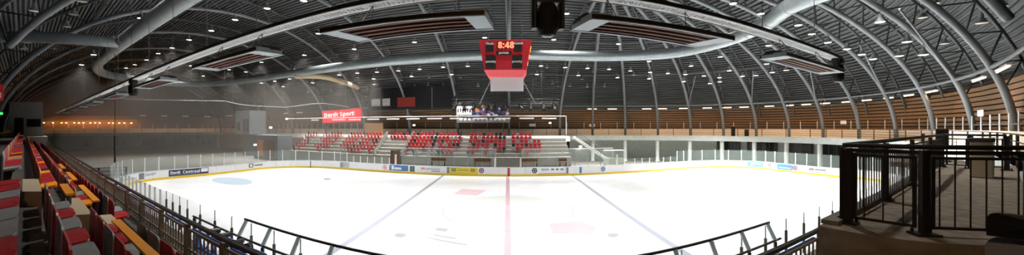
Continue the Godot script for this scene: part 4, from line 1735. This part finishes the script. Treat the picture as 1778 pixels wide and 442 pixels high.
func banners() -> void:
	var hang := func(called: String, x0: float, x1: float, d: float, h0: float, h1: float, m: Material, tilt := 0.0) -> Array:
		var o := base(called)
		var a := hall(d * tan(deg_to_rad(bearing(x0))), d, 0)
		var b := hall(d * tan(deg_to_rad(bearing(x1))), d, 0)
		var t := (b - a).normalized()
		var f := Basis(t, Vector3.UP, t.cross(Vector3.UP)) * Basis(Vector3.BACK, tilt)
		o.transform = Transform3D(f, (a + b) * 0.5 + Vector3(0, (h0 + h1) / 2, 0))
		var mb := Mb.new()
		mb.box(Vector3.ZERO, Vector3(a.distance_to(b), h1 - h0, 0.04))
		put("cloth", mb, m, o)
		return [o, a.distance_to(b), h1 - h0]
	var r: Array = hang.call("sport_banner", 560.0, 627.0, 46.2, EYE + 0.95, EYE + 3.1, M.banner_red, 0.03)
	tag(r[0], "red banner with white Dordt Sport lettering above the far stand", "banner")
	words("Dordt Sport", 0.74, M.white_cloth, r[0], Vector3(-0.65, 0.28, 0.04), Basis.from_scale(Vector3(1.5, 1, 1)))
	var mb := Mb.new()
	for i in 3:
		mb.box(Vector3(3.2, 0.35 + 0.22 * (i - 1), 0.04), Vector3(0.75, 0.1, 0.02))
	mb.box(Vector3(3.65, 0.35, 0.04), Vector3(0.06, 0.7, 0.02))
	put("emblem", mb, M.print_pink, r[0])
	mb = Mb.new()
	for i in 3:
		mb.box(Vector3(-0.5 + 0.45 * i, -0.6, 0.04), Vector3(0.3, 0.22, 0.02))
	put("small_marks", mb, M.print_pink, r[0])
	# print of a crowd of players, kept to plain shapes
	r = hang.call("mural_banner", 820.0, 885.0, 46.4, EYE + 1.6, EYE + 3.3, M.navy)
	tag(r[0], "violet and blue printed banner behind the lighting truss", "banner")
	var g := RandomNumberGenerator.new()
	g.seed = 12
	for m in ["print_violet", "print_blue", "white_cloth", "soft_black", "copper"]:
		mb = Mb.new()
		for i in 7:
			var c := Vector3(g.randf_range(-0.45, 0.45) * r[1], g.randf_range(-0.36, 0.36) * r[2], 0.03 + 0.004 * i)
			mb.box(c, Vector3(g.randf_range(0.25, 0.8), g.randf_range(0.15, 0.6), 0.01), Basis(Vector3.BACK, g.randf_range(-0.6, 0.6)))
		put("print", mb, M[m], r[0])
	r = hang.call("mural_banner", 793.0, 819.0, 46.4, EYE + 1.9, EYE + 3.2, M.white_cloth)
	tag(r[0], "white banner with black printed figures left of the violet one", "banner")
	mb = Mb.new()
	for i in 6:
		mb.box(Vector3(-0.95 + 0.38 * i, 0.1 * sin(i * 2.0), 0.03), Vector3(0.2, 0.55, 0.01), Basis(Vector3.BACK, sin(i * 3.1) * 0.5))
	put("print", mb, M.soft_black, r[0])
	r = hang.call("pale_banner", 793.0, 885.0, 46.5, EYE + 0.75, EYE + 1.55, M.hut_grey)
	tag(r[0], "pale grey and white banner strip below the printed banners", "banner")
	mb = Mb.new()
	for i in 11:
		mb.box(Vector3(-3.4 + 0.66 * i, 0.1, 0.03), Vector3(0.42, 0.35, 0.01), Basis(Vector3.BACK, sin(i * 1.7) * 0.3))
	put("print", mb, M.white_cloth, r[0])
	r = hang.call("brown_screen", 633.0, 665.0, 47.5, 4.43, EYE + 0.7, M.door_brown)
	tag(r[0], "plain brown panel standing behind the top row of seats", "panel")
	r = hang.call("dark_curtain", 640.0, 792.0, 50.5, EYE + 3.2, EYE + 7.0, M.curtain)
	tag(r[0], "large dark curtain hanging high above the far stand", "curtain")
	for q in [[645.0, 660.0], [664.0, 677.0]]:
		r = hang.call("roof_window", q[0], q[1], 49.5, EYE + 3.75, EYE + 5.0, M.slab_white)
		tag(r[0], "pale square screen hanging %s above the far stand" % ("left of its twin" if q[0] < 650 else "right of its twin"), "screen")
		mb = Mb.new()
		for i in 3:
			mb.box(Vector3(0, -0.4 + 0.4 * i, 0.03), Vector3(r[1], 0.04, 0.02))
		put("crossbar", mb, M.grey_steel, r[0])
	r = hang.call("red_placard", 690.0, 721.0, 49.5, EYE + 3.5, EYE + 5.1, mat("dull_red", Color(0.5, 0.12, 0.1), 0.7))
	tag(r[0], "dull red square panel high above the far stand", "panel")
	# pipe with strip lights in front of the banners
	var pp := base("light_pipe")
	tag(pp, "thin white pipe running over the top row of the far stand", "pipe")
	var la := 45.6 * tan(deg_to_rad(bearing(500)))
	var lb := 45.6 * tan(deg_to_rad(bearing(983)))
	mb = Mb.new()
	mb.tube(line(la, lb, 45.6, EYE + 1.68, 1.0), 0.05, 6)
	put("pipe_run", mb, M.white_steel, pp)
	mb = Mb.new()
	mb.tube(PackedVector3Array([hall(lb, 45.6, EYE + 1.68), hall(lb, 45.6, 4.4)]), 0.05, 6)
	put("down_pipe", mb, M.white_steel, pp)
	for l in [-36.0, -28.0, -20.5, -12.0, -4.0, 3.0]:
		mb = Mb.new()
		mb.tube(PackedVector3Array([hall(l, 45.6, EYE + 1.7), hall(l, 45.6, EYE + 7.5)]), 0.02, 4)
		put("hanger", mb, M.grey_steel, pp)
	var n := 0
	for q in [[541, 553], [577, 600], [606, 625], [638, 658], [672, 693], [706, 728], [742, 767], [781, 804], [822, 845], [860, 886], [902, 927], [941, 966]]:
		var l0 := 45.6 * tan(deg_to_rad(bearing(q[0])))
		var l1 := 45.6 * tan(deg_to_rad(bearing(q[1])))
		strip_light(l0, l1, 45.6, EYE + 1.3, "%s white strip light from the left on the pipe over the far stand" % nth(n), "strip lights over the far stand", "tube_dim", 1.0)
		n += 1

func strip_light(l0: float, l1: float, d: float, up: float, label: String, group: String, m: String, e: float, d2 := INF) -> void:
	var a := hall(l0, d, up)
	var b := hall(l1, d if d2 == INF else d2, up)
	var t := (b - a).normalized()
	var o := base("strip_light", (a + b) * 0.5, Basis(t, Vector3.UP, t.cross(Vector3.UP)))
	tag(o, label, "strip light", group)
	var long := a.distance_to(b)
	var mb := Mb.new()
	mb.box(Vector3(0, 0.1, 0), Vector3(long, 0.08, 0.2))
	put("fitting", mb, M.white_steel, o)
	mb = Mb.new()
	mb.tube(PackedVector3Array([Vector3(-long / 2, 0, 0), Vector3(long / 2, 0, 0)]), 0.05, 8)
	put("light_tube", mb, M[m], o)
	mb = Mb.new()
	for s in [-1, 1]:
		mb.tube(PackedVector3Array([Vector3(s * long * 0.35, 0.12, 0), Vector3(s * long * 0.35, 0.34, 0)]), 0.015, 4)
	put("hanger", mb, M.grey_steel, o)
	var li := SpotLight3D.new()
	li.name = "strip_glow"
	li.light_color = Color(1, 0.84, 0.66)
	li.light_energy = e
	li.light_size = 0.3
	li.spot_angle = 85.0
	li.spot_range = 60.0
	li.spot_attenuation = 2.0
	li.shadow_enabled = true
	o.add_child(li)
	li.transform = Transform3D(Basis(Vector3.RIGHT, -PI / 2), Vector3(0, -0.09, 0))

# ---------------------------------------------------------------- lamps
const LIT := [-26.6,10.6,15.8,-33.8,10.1,15.6,-39.7,9.1,15.3,-31.6,21.8,17.7,-36.5,21.5,17.7,-41.1,21.3,17.6,-45.2,20.9,17.6,-46,8.7,15.2,-50.3,21,17.6,-54.5,20.4,17.5,-58.1,19.9,17.5,-51.3,30.6,17.6,-55.8,36.4,16.8,-46.8,36.4,16.8,-18.2,23,17.7,-22.1,22,17.7,-26.8,21.7,17.7,-22.7,31.6,17.5,-20.9,37.6,16.6,-29.1,36.9,16.7,-12.2,37.6,16.6,-44.5,38.6,16.3,-37.9,36.4,16.8,-33.9,40.6,15.7,-42,40.7,15.7,-50.3,40.5,15.7,-39.9,42.2,15.2,-45.1,43.3,14.7,-41.5,43.4,14.7,-37.6,43.3,14.7,-34.1,43.4,14.7,-41,45.3,13.8,-33.8,45.3,13.9,-30.8,43.8,14.5,-27.2,43.8,14.5,-28,45.7,13.6,-26.3,41.1,15.6,-23.8,43.8,14.5,-18.6,41.2,15.5,-19.2,42.3,15.2,-20.4,44,14.4,-21.8,45.7,13.7,-16.9,44.2,14.4,-15.3,45.7,13.7,-13.5,44.1,14.4,-11,41.2,15.5,-3.3,37.4,16.6,5.1,37.7,16.5,5.6,31.6,17.5,13.3,37.3,16.4,-9.9,43.9,14.5,-9,45.7,13.7,-6.3,43.9,14.5,4.1,43.9,14.5,7.6,44.1,14.4,10.9,44,14.4,3.7,45.8,13.6,9.9,45.7,13.6,4.6,41.1,15.5,11.9,41,15.4,17.9,20.8,16.7,20.3,19.7,16.1,22.6,17.2,15.1,23.9,16.6,14.5,25.2,23.3,14.8,20,34.5,15.8,14,43.4,14.3,17,42.5,14.1,18.5,39.2,15,19.7,41.4,13.9,21.9,40,13.7,20.2,42.8,13.2,15.8,44.8,13.4,23.5,36.2,14.3,24,38.5,13.5,24.6,39.9,12.7,24.7,31.2,14.8,27.2,32.4,13.5,25.9,36.5,13.2,27.5,34.9,12.9,28,35.5,12.4,27.4,37.1,12.3,28.8,31.5,12.8,28,26.2,13.6,29.5,26.6,12.8,29.3,29.4,12.7,29.5,24.3,12.8,25,15.5,13.8,25.6,13.8,13.1,25.9,12.4,12.5,20.3,8.3,13.2,21.6,6.7,12,24,8.1,11.6,22.1,5.6,11.1,26,11.3,12]
const UNLIT := [-21.7,0.8,13.9,-24.6,4.7,15.9,-27.3,4.5,15.8,-30.4,4.3,15.7,-26,0.4,13.6,-35,3.7,15.4,-28.7,0.3,13.6,-37.9,3.6,15.4,-30.2,0,13.4,20.2,4.4,14,16.8,0,12.3,22.3,5.7,13.9,24.2,7.3,13.9,19.4,1.2,12.3,21.8,2.6,12.3,24.2,4.4,12.4,-14.1,51.1,12.9,-10.1,49.4,14,-18.4,49.7,13.8,-16.6,51.3,12.7,-13.5,49.5,14,-8.3,49.7,13.8,1.5,49.9,13.7,5.4,47.8,15,12.8,47.9,14.6,19.1,46.3,14.2,6.7,50.9,13,9.7,51.3,12.7,12.6,51,12.6,15.4,50.2,12.7,-5.6,51.4,12.6,-11.5,51.2,12.7,-28.8,50.3,13.4,-25.4,51.1,12.8,-39.1,50.8,13,-33.5,51,12.9,11.4,49.8,13.7]

func make_lamp(on: bool) -> Node3D:
	var o := base("high_bay_lamp")
	var mb := Mb.new()
	mb.lathe(PackedVector2Array([Vector2(0.09, 0.42), Vector2(0.12, 0.36), Vector2(0.2, 0.2), Vector2(0.3, 0.04), Vector2(0.31, 0.0), Vector2(0.285, 0.01), Vector2(0.18, 0.19), Vector2(0.0, 0.3)]), 16)
	var bell := put("reflector", mb, M.lamp_shell, o)
	mb = Mb.new()
	mb.lathe(PackedVector2Array([Vector2(0, 0.62), Vector2(0.1, 0.6), Vector2(0.12, 0.4), Vector2(0.08, 0.36)]), 12)
	put("housing", mb, M.lamp_shell, o)
	mb = Mb.new()
	mb.lathe(PackedVector2Array([Vector2(0.285, 0.02), Vector2(0.2, -0.015), Vector2(0, -0.03)]), 16)
	put("lamp_face", mb, M.lamp_face if on else M.lamp_off, bell)
	mb = Mb.new()
	mb.tube(PackedVector3Array([Vector3(0, 0.6, 0), Vector3(0, 0.85, 0)]), 0.02, 5)
	put("rod", mb, M.grey_steel, o)
	if on:
		var li := SpotLight3D.new()
		li.name = "lamp_light"
		li.light_color = Color(1, 0.98, 0.96)
		li.light_energy = LAMP_POWER
		li.light_size = 0.25
		li.spot_angle = 49.0
		li.spot_angle_attenuation = 0.6
		li.spot_range = 80.0
		li.spot_attenuation = 2.0
		li.shadow_enabled = true
		o.add_child(li)
		li.transform = Transform3D(Basis(Vector3.RIGHT, -PI / 2), Vector3(0, -0.06, 0))
	return o

const LAMP_POWER := 90.0

func lamps() -> void:
	var hung := []
	var lit_lamp: Node3D
	for on in [true, false]:
		var table: Array = LIT if on else UNLIT
		var proto: Node3D = make_lamp(on)
		if on:
			lit_lamp = proto
		for i in range(0, table.size(), 3):
			var tr := Transform3D(Basis(), hall(table[i], table[i + 1], table[i + 2]))
			var o := proto
			if i == 0:
				o.transform = tr
			else:
				o = copy(proto, "high_bay_lamp", tr)
			hung.append([o, table[i], table[i + 1], table[i + 2], on])
	# more lit lamps, out of view, keeping the near half of the ice bright
	for l in [-23.5, -17.5, -11.5, -5.5, 0.5, 6.5, 12.5, 18.5]:
		for d in [9.0, 14.0, 19.0, 24.0]:
			if l * l + d * d < 27.0 * 27.0 and l * l + d * d > 10.0 * 10.0:
				var o := copy(lit_lamp, "high_bay_lamp", Transform3D(Basis(), hall(l, d, 17.4)))
				tag(o, "round high-bay lamp, lit white, out of view over the near half of the rink", "lamp", "unseen lit lamps over the near half of the rink")
	# say which is which: by zone of the roof, by band of height as seen from the stand, counted from the left
	var zones := ["over the left end", "left of the scoreboard", "right of the scoreboard", "under the rounded right end"]
	var sets := {}
	for h in hung:
		var l: float = h[1]
		var z := 0 if l < -24 else (1 if l < -1 else (2 if l < 13 else 3))
		var slope: float = (h[3] - EYE) / sqrt(h[1] * h[1] + h[2] * h[2])
		var band := "top" if slope > 0.27 else ("middle" if slope > 0.18 else "lowest")
		var key := "%s lamps, %s band, %s" % ["lit" if h[4] else "unlit", band, zones[z]]
		if not sets.has(key):
			sets[key] = []
		sets[key].append([atan2(h[1], h[2]), h[0], band, zones[z], h[4]])
	for key in sets:
		var row: Array = sets[key]
		row.sort_custom(func(p, q): return p[0] < q[0])
		for i in row.size():
			tag(row[i][1], "%s %s lamp from the left, %s band of lamps, %s" % [nth(i), "lit" if row[i][4] else "unlit bell-shaped", row[i][2], row[i][3]], "lamp", key)
	# unseen lamp above and behind the camera, lighting the near seats, railing and platform
	var wl := base("unseen_stand_light", Vector3(0.8, 10.5, 1.9))
	tag(wl, "unseen warm lamp above the top row, lighting the near seats and platform", "lamp")
	var wb := Mb.new()
	wb.lathe(PackedVector2Array([Vector2(0, -0.18), Vector2(0.14, -0.12), Vector2(0.18, 0.0), Vector2(0.12, 0.1), Vector2(0, 0.12)]), 14)
	put("bulb", wb, glow("work_bulb", Color(1, 0.82, 0.62), 4.0), wl)
	wb = Mb.new()
	wb.lathe(PackedVector2Array([Vector2(0.05, 0.3), Vector2(0.2, 0.14), Vector2(0.22, 0.1), Vector2(0, 0.12)]), 14)
	put("housing", wb, M.lamp_shell, wl)
	var wo := OmniLight3D.new()
	wo.name = "unseen_stand_glow"
	wo.light_color = Color(1, 0.82, 0.62)
	wo.light_energy = 9.0
	wo.light_size = 0.15
	wo.omni_range = 80.0
	wo.shadow_enabled = true
	wl.add_child(wo)
	# strip lights under the gallery roof, following the wall
	var p := ring(1.9, 9.05)
	var n := 0
	for x in [1028, 1063, 1123, 1150, 1187, 1228, 1262, 1292, 1336, 1370, 1400, 1433, 1470, 1505, 1543, 1578, 1617, 1700, 1742]:
		var half := 8.0 if x < 1600 else 11.0
		var q := part_of(p, bearing(x - half), bearing(x + half))
		var a := q[0]
		var b := q[q.size() - 1]
		var la := plan_of(a)
		var lb := plan_of(b)
		strip_light(la.x, lb.x, la.y, 9.05, "%s warm strip light from the left along the right gallery" % nth(n), "strip lights along the right gallery", "tube_light", 7.0, lb.y)
		n += 1
	n = 0
	for x in [248, 285, 322, 360, 398, 452, 498, 520]:  # left fittings mostly unseen, placed to light the left cladding
		var q := part_of(p, bearing(x - 5.0), bearing(x + 5.0))
		var la := plan_of(q[0])
		var lb := plan_of(q[q.size() - 1])
		strip_light(la.x, lb.x, la.y, 9.05, "%s dim warm strip light from the left, placed to light the left gallery wall" % nth(n), "mostly unseen strip lights placed to light the left gallery", "tube_dim", 4.0, lb.y)
		n += 1
	# warm bulbs in the left gallery
	var p2 := ring(0.9, 7.0)
	n = 0
	for x in [6, 18, 77, 93, 108, 116, 130, 138, 146, 158, 166, 174, 190, 197, 208, 217, 229]:
		var q := part_of(p2, bearing(x - 1.0), bearing(x + 1.0))
		if q.is_empty():
			continue
		var o := base("wall_lamp", q[0], Basis())
		tag(o, "%s small orange lamp from the left on the left end gallery" % nth(n), "lamp", "warm lamps on the left end gallery")
		var mb := Mb.new()
		mb.lathe(PackedVector2Array([Vector2(0, -0.12), Vector2(0.15, -0.1), Vector2(0.2, 0), Vector2(0.15, 0.1), Vector2(0, 0.12)]), 10)
		put("bulb", mb, M.warm_bulb, o)
		mb = Mb.new()
		mb.box(Vector3(0, 0.16, -0.1), Vector3(0.3, 0.05, 0.5))
		put("bracket", mb, M.dark_steel, o)
		var li := OmniLight3D.new()
		li.name = "bulb_light"
		li.light_color = Color(1, 0.68, 0.38)
		li.light_energy = 1.8
		li.light_size = 0.1
		li.omni_range = 60.0
		li.shadow_enabled = true
		o.add_child(li)
		n += 1

const COUNTED := ["first", "second", "third", "fourth", "fifth", "sixth", "seventh", "eighth", "ninth", "tenth", "eleventh", "twelfth", "thirteenth", "fourteenth", "fifteenth", "sixteenth", "seventeenth", "eighteenth", "nineteenth", "twentieth"]

func nth(i: int) -> String:
	if i < 20:
		return COUNTED[i]
	var tens: String = ["twenty", "thirty", "forty", "fifty", "sixty", "seventy", "eighty"][int(i / 10.0) - 2]
	if (i + 1) % 10 == 0:
		return ["thirtieth", "fortieth", "fiftieth", "sixtieth", "seventieth", "eightieth"][int(i / 10.0) - 2]
	return tens + "-" + COUNTED[i % 10]

func plan_of(p: Vector3) -> Vector2:
	var r := -p.z / OPEN
	var a := p.x / r
	return Vector2(r * sin(a), r * cos(a))

# ---------------------------------------------------------------- left end and small things
func details() -> void:
	# white commentary booth on its block
	var b := base("commentary_booth")
	tag(b, "plain white commentary booth at the far end of the near stand", "booth")
	var f := facing(-44.5, 0.6)
	var at := hall(-44.5, 0.55, 4.55)
	var mb := Mb.new()
	var c := [hall(-43.8, -2.0, 4.55), hall(-43.8, 2.75, 4.55), hall(-48.5, 2.75, 4.55), hall(-48.5, -2.0, 4.55)]
	var hgt := Vector3(0, 4.85, 0)
	for i in 4:
		var mid: Vector3 = (c[0] + c[2]) * 0.5
		mb.quad(c[i], c[(i + 1) % 4], c[(i + 1) % 4] + hgt, c[i] + hgt, (c[i] + c[(i + 1) % 4]) * 0.5 - mid)
	mb.quad(c[0] + hgt, c[1] + hgt, c[2] + hgt, c[3] + hgt, Vector3.UP)
	put("booth_walls", mb, M.booth_white, b)
	var front: Vector3 = (c[1] - c[0]).normalized()
	var out := front.cross(Vector3.UP)
	var fb := Basis(front, Vector3.UP, out)
	var wide: float = c[0].distance_to(c[1])
	var place := func(u: float, y: float, w: float, h: float, called: String, m: Material) -> void:
		var q := Mb.new()
		q.box(c[0].lerp(c[1], u) + out * 0.06 + Vector3(0, y, 0), Vector3(w * wide, h, 0.08), fb)
		put(called, q, m, b)
	place.call(0.3, 1.35, 0.26, 2.5, "door", M.dark_wall)
	place.call(0.74, 1.9, 0.4, 1.1, "window", M.dark_glass)
	place.call(0.74, 1.3, 0.44, 0.1, "sill", M.booth_white)
	var blk := Mb.new()
	var e := [hall(-42.0, -0.3, 0.0), hall(-42.0, 3.3, 0.0), hall(-47.0, 3.3, 0.0), hall(-47.0, -0.3, 0.0)]
	hgt = Vector3(0, 4.55, 0)
	for i in 4:
		var mid: Vector3 = (e[0] + e[2]) * 0.5
		blk.quad(e[i], e[(i + 1) % 4], e[(i + 1) % 4] + hgt, e[i] + hgt, (e[i] + e[(i + 1) % 4]) * 0.5 - mid)
	blk.quad(e[0] + hgt, e[1] + hgt, e[2] + hgt, e[3] + hgt, Vector3.UP)
	struct(put("wall_end_block", blk, M.booth_white), "pale block wall closing the end of the near stand", "wall")
	# grey hut on the far left gallery corner, block with openings below it
	var hut := base("grey_hut", hall(-48.6, 43.5, 4.43), facing(-48.6, 43.5))
	tag(hut, "grey box hut with dark windows at the left end of the far side", "hut")
	mb = Mb.new()
	mb.box(Vector3(0, 2.4, 0), Vector3(7.2, 4.8, 3.0))
	put("hut_walls", mb, M.hut_grey, hut)
	for q in [[-2.0, 1.6, 1.7, 1.7], [0.9, 1.8, 1.0, 2.6], [2.5, 1.8, 1.2, 2.6]]:
		mb = Mb.new()
		mb.box(Vector3(q[0], q[1], 1.52), Vector3(q[2], q[3], 0.06))
		put("window", mb, M.dark_wall, hut)
	var bl := base("wall_corner_block")
	struct(bl, "grey block wall with brown openings below the grey hut", "wall")
	var bf := facing(-40.2, 40.6)
	mb = Mb.new()
	mb.box(hall(-40.2, 41.4, 2.2), Vector3(9.6, 4.4, 2.4), bf)
	mb.box(hall(-47.5, 45.0, 2.2), Vector3(10.0, 4.4, 2.4), facing(-47.5, 45.0))
	put("block", mb, M.hut_grey, bl)
	for q in [[-38.9, 3.2, "door_brown"], [-41.4, 2.4, "copper"]]:
		mb = Mb.new()
		mb.box(hall(q[0], 41.4, 2.0) + bf.z * 1.22, Vector3(q[1], 2.9, 0.1), bf)
		put("opening", mb, M[q[2]], bl)
	# windows below the left gallery, their warm glow put into the pane colours
	var n := 0
	var p := ring(0.7, 0.0)
	for q in [[143, 160, "copper"], [199, 216, "beige"], [249, 284, "wood"], [304, 330, "door_brown"], [345, 375, "door_brown"]]:
		var path := part_of(p, bearing(q[0]), bearing(q[1]))
		var o := base("window_2")
		struct(o, ["brown opening with painted glow below the left gallery", "pale pair of doors below the left gallery", "yellowish slatted window below the left gallery", "dim brown window below the left gallery, beside a wider one", "wide dim brown window below the left gallery"][n], "window")
		mb = Mb.new()
		mb.sweep(lift(path, 0.9), span(0, 0.05, 0, 1.9))
		put("pane", mb, M[q[2]], o)
		mb = Mb.new()
		for i in 4:
			var w := path[0].lerp(path[path.size() - 1], i / 3.0)
			mb.box(w + Vector3(0, 1.85, 0.1), Vector3(0.12, 1.95, 0.1))
		put("frame", mb, M.dark_steel, o)
		n += 1
	# cable of the safety net with its hangers
	var net := base("net_cable")
	tag(net, "thin white sagging cable on vertical wires left of the red banner", "cable")
	var pts := PackedVector3Array()
	for q in [[197, 168], [220, 171.5], [260, 173], [320, 174], [390, 175], [412, 180], [440, 183.5], [495, 186], [520, 183], [540, 180], [560, 179], [585, 182], [606, 185.5]]:
		var a := deg_to_rad(bearing(q[0]))
		pts.append(hall(40.0 * sin(a), 40.0 * cos(a), EYE + (221 - q[1]) / PLAN * 40.0))
	mb = Mb.new()
	mb.tube(pts, 0.045, 5)
	put("cable_line", mb, M.white_cloth, net)
	for x in [220, 235, 258, 284, 308, 350, 390, 404, 430, 460, 500, 560, 600]:
		var a := deg_to_rad(bearing(x))
		var y := 0.0
		var g := hall(40.0 * sin(a), 40.0 * cos(a), 0)
		for i in pts.size() - 1:
			if pts[i].x / -pts[i].z <= g.x / -g.z and pts[i + 1].x / -pts[i + 1].z >= g.x / -g.z:
				y = lerpf(pts[i].y, pts[i + 1].y, inverse_lerp(pts[i].x / -pts[i].z, pts[i + 1].x / -pts[i + 1].z, g.x / -g.z))
		mb = Mb.new()
		mb.tube(PackedVector3Array([Vector3(g.x, y, g.z), Vector3(g.x, y + 4.5, g.z)]), 0.018, 4)
		put("hanger_wire", mb, M.galvanised, net)
	var rope := base("hanging_cable")
	tag(rope, "dark vertical cable hanging from roof to boards at the left corner", "cable")
	mb = Mb.new()
	mb.tube(PackedVector3Array([hall(-28.4, 8.6, 2.0), hall(-28.4, 8.6, 16.0)]), 0.025, 5)
	put("cable_line", mb, M.dark_steel, rope)
	mb = Mb.new()
	mb.tube(PackedVector3Array([hall(-28.4, 8.6, 1.6), hall(-28.4, 8.6, 5.0)]), 0.07, 8)
	put("weight_tube", mb, M.black, rope)
	# low white barrier behind the left end boards
	var br := base("end_barrier")
	tag(br, "low white barrier with dark rails behind the left end of the rink", "barrier")
	mb = Mb.new()
	mb.sweep(lane(5.0, 11.5, -33.4, 0.0, 1.0), span(-0.03, 0.03, 0.1, 1.25))
	put("panel", mb, M.board_white, br)
	for h in [0.5, 0.95, 1.35]:
		mb = Mb.new()
		mb.sweep(lane(5.0, 11.5, -33.2, h, 1.0), rect(0.06, 0.06))
		put("rail", mb, M.dark_steel, br)
	for i in 5:
		mb = Mb.new()
		mb.box(hall(-33.2, 5.0 + 1.6 * i, 0.7), Vector3(0.1, 1.4, 0.1))
		put("post", mb, M.dark_steel, br)
	# small white lamps on walls
	n = 0
	for q in [[470, 221, 44.0, "beside the grey hut"], [498, 206, 56.0, "high on the cladding left of the red banner"], [443, 251, 46.0, "low beside the brown opening under the hut"], [1008, 254, 41.0, "at the foot of the steel stair"], [719, 217, 52.0, "behind the seats left of the printed banners"], [955, 213, 53.0, "on the gallery wall right of the printed banners"]]:
		var w := deg_to_rad(bearing(q[0]))
		var o := base("bulkhead_lamp", hall(q[2] * sin(w), q[2] * cos(w), EYE + (221.0 - q[1]) / PLAN * q[2]))
		tag(o, "small white lamp %s" % q[3], "lamp")
		mb = Mb.new()
		mb.lathe(PackedVector2Array([Vector2(0, -0.14), Vector2(0.16, -0.1), Vector2(0.2, 0), Vector2(0.16, 0.1), Vector2(0, 0.12)]), 10)
		put("bulb", mb, M.lamp_face, o)
		mb = Mb.new()
		mb.box(Vector3(0, 0.14, -0.12), Vector3(0.2, 0.05, 0.3))
		put("bracket", mb, M.dark_steel, o)
		var li := OmniLight3D.new()
		li.name = "bulb_light"
		li.light_color = Color(1, 0.92, 0.8)
		li.light_energy = 1.0
		li.light_size = 0.1
		li.omni_range = 40.0
		li.shadow_enabled = true
		o.add_child(li)
		n += 1
	# signs at the left edge
	var es := base("exit_sign", hall(-30.0, -2.3, EYE + 1.35))
	tag(es, "small green glowing exit sign left of the white booth", "sign")
	mb = Mb.new()
	mb.box(Vector3.ZERO, Vector3(0.5, 0.22, 0.1))
	put("sign_face", mb, glow("exit_green", Color(0.3, 1.0, 0.5), 1.0), es)
	mb = Mb.new()
	mb.box(Vector3(0, 0.2, 0), Vector3(0.1, 0.2, 0.05))
	put("bracket", mb, M.dark_steel, es)
	var rs := base("red_flag", hall(-11.5, -0.98, EYE + 1.3), facing(-11.5, -0.98))
	tag(rs, "red hanging pennant with a white mark at the far left edge", "flag")
	mb = Mb.new()
	mb.box(Vector3.ZERO, Vector3(0.05, 0.6, 0.3))
	put("cloth", mb, M.banner_red, rs)
	mb = Mb.new()
	mb.box(Vector3(0.03, -0.1, 0), Vector3(0.01, 0.2, 0.2))
	put("mark", mb, M.white_cloth, rs)
	# speakers on the right gallery edge
	n = 0
	for q in [[1274.0, 1.5, 0.5], [1297.5, 1.05, 0.55]]:
		var path := part_of(ring(2.3, 4.43), bearing(q[0] - 1.0), bearing(q[0] + 1.0))
		var sp := base("gallery_speaker", path[0], Basis())
		tag(sp, ["taller black loudspeaker box on the right gallery edge", "shorter black loudspeaker box on the right gallery edge"][n], "loudspeaker")
		mb = Mb.new()
		mb.chamfer(Vector3(0, q[1] / 2, 0), Vector3(q[2], q[1], 0.4), 0.04)
		put("case", mb, M.black, sp)
		mb = Mb.new()
		mb.box(Vector3(0, q[1] / 2, 0.205), Vector3(q[2] * 0.8, q[1] * 0.85, 0.02))
		put("grille", mb, M.soft_black, sp)
		n += 1
	# small white signs on the gallery glazing
	n = 0
	for q in [[924, 6.0], [1028, 5.95], [1465, 6.25], [1704, 6.6]]:
		var path := part_of(ring(1.3, 0.0), bearing(q[0] - 5.0), bearing(q[0] + 5.0))
		var o := base("white_sign")
		tag(o, "%s small white sign from the left on the gallery glazing" % nth(n), "sign", "white signs on the gallery glazing")
		n += 1
		mb = Mb.new()
		mb.sweep(lift(path, q[1]), span(0.03, 0.06, 0, 0.45))
		put("plate", mb, M.white_cloth, o)

func haze() -> void:
	# thin mist hanging over the far left end of the hall
	var f := FogVolume.new()
	f.name = "mist"
	f.size = Vector3(62, 17, 34)
	f.position = Vector3(-52, 8.8, -72)
	var m := FogMaterial.new()
	m.resource_name = "mist"
	m.density = 0.006
	m.albedo = Color(0.9, 0.88, 0.85)
	f.material = m
	add_child(f)
	f.set_meta("kind", "stuff")
	f.set_meta("label", "thin grey mist hanging over the far left end of the hall")
	f.set_meta("category", "mist")
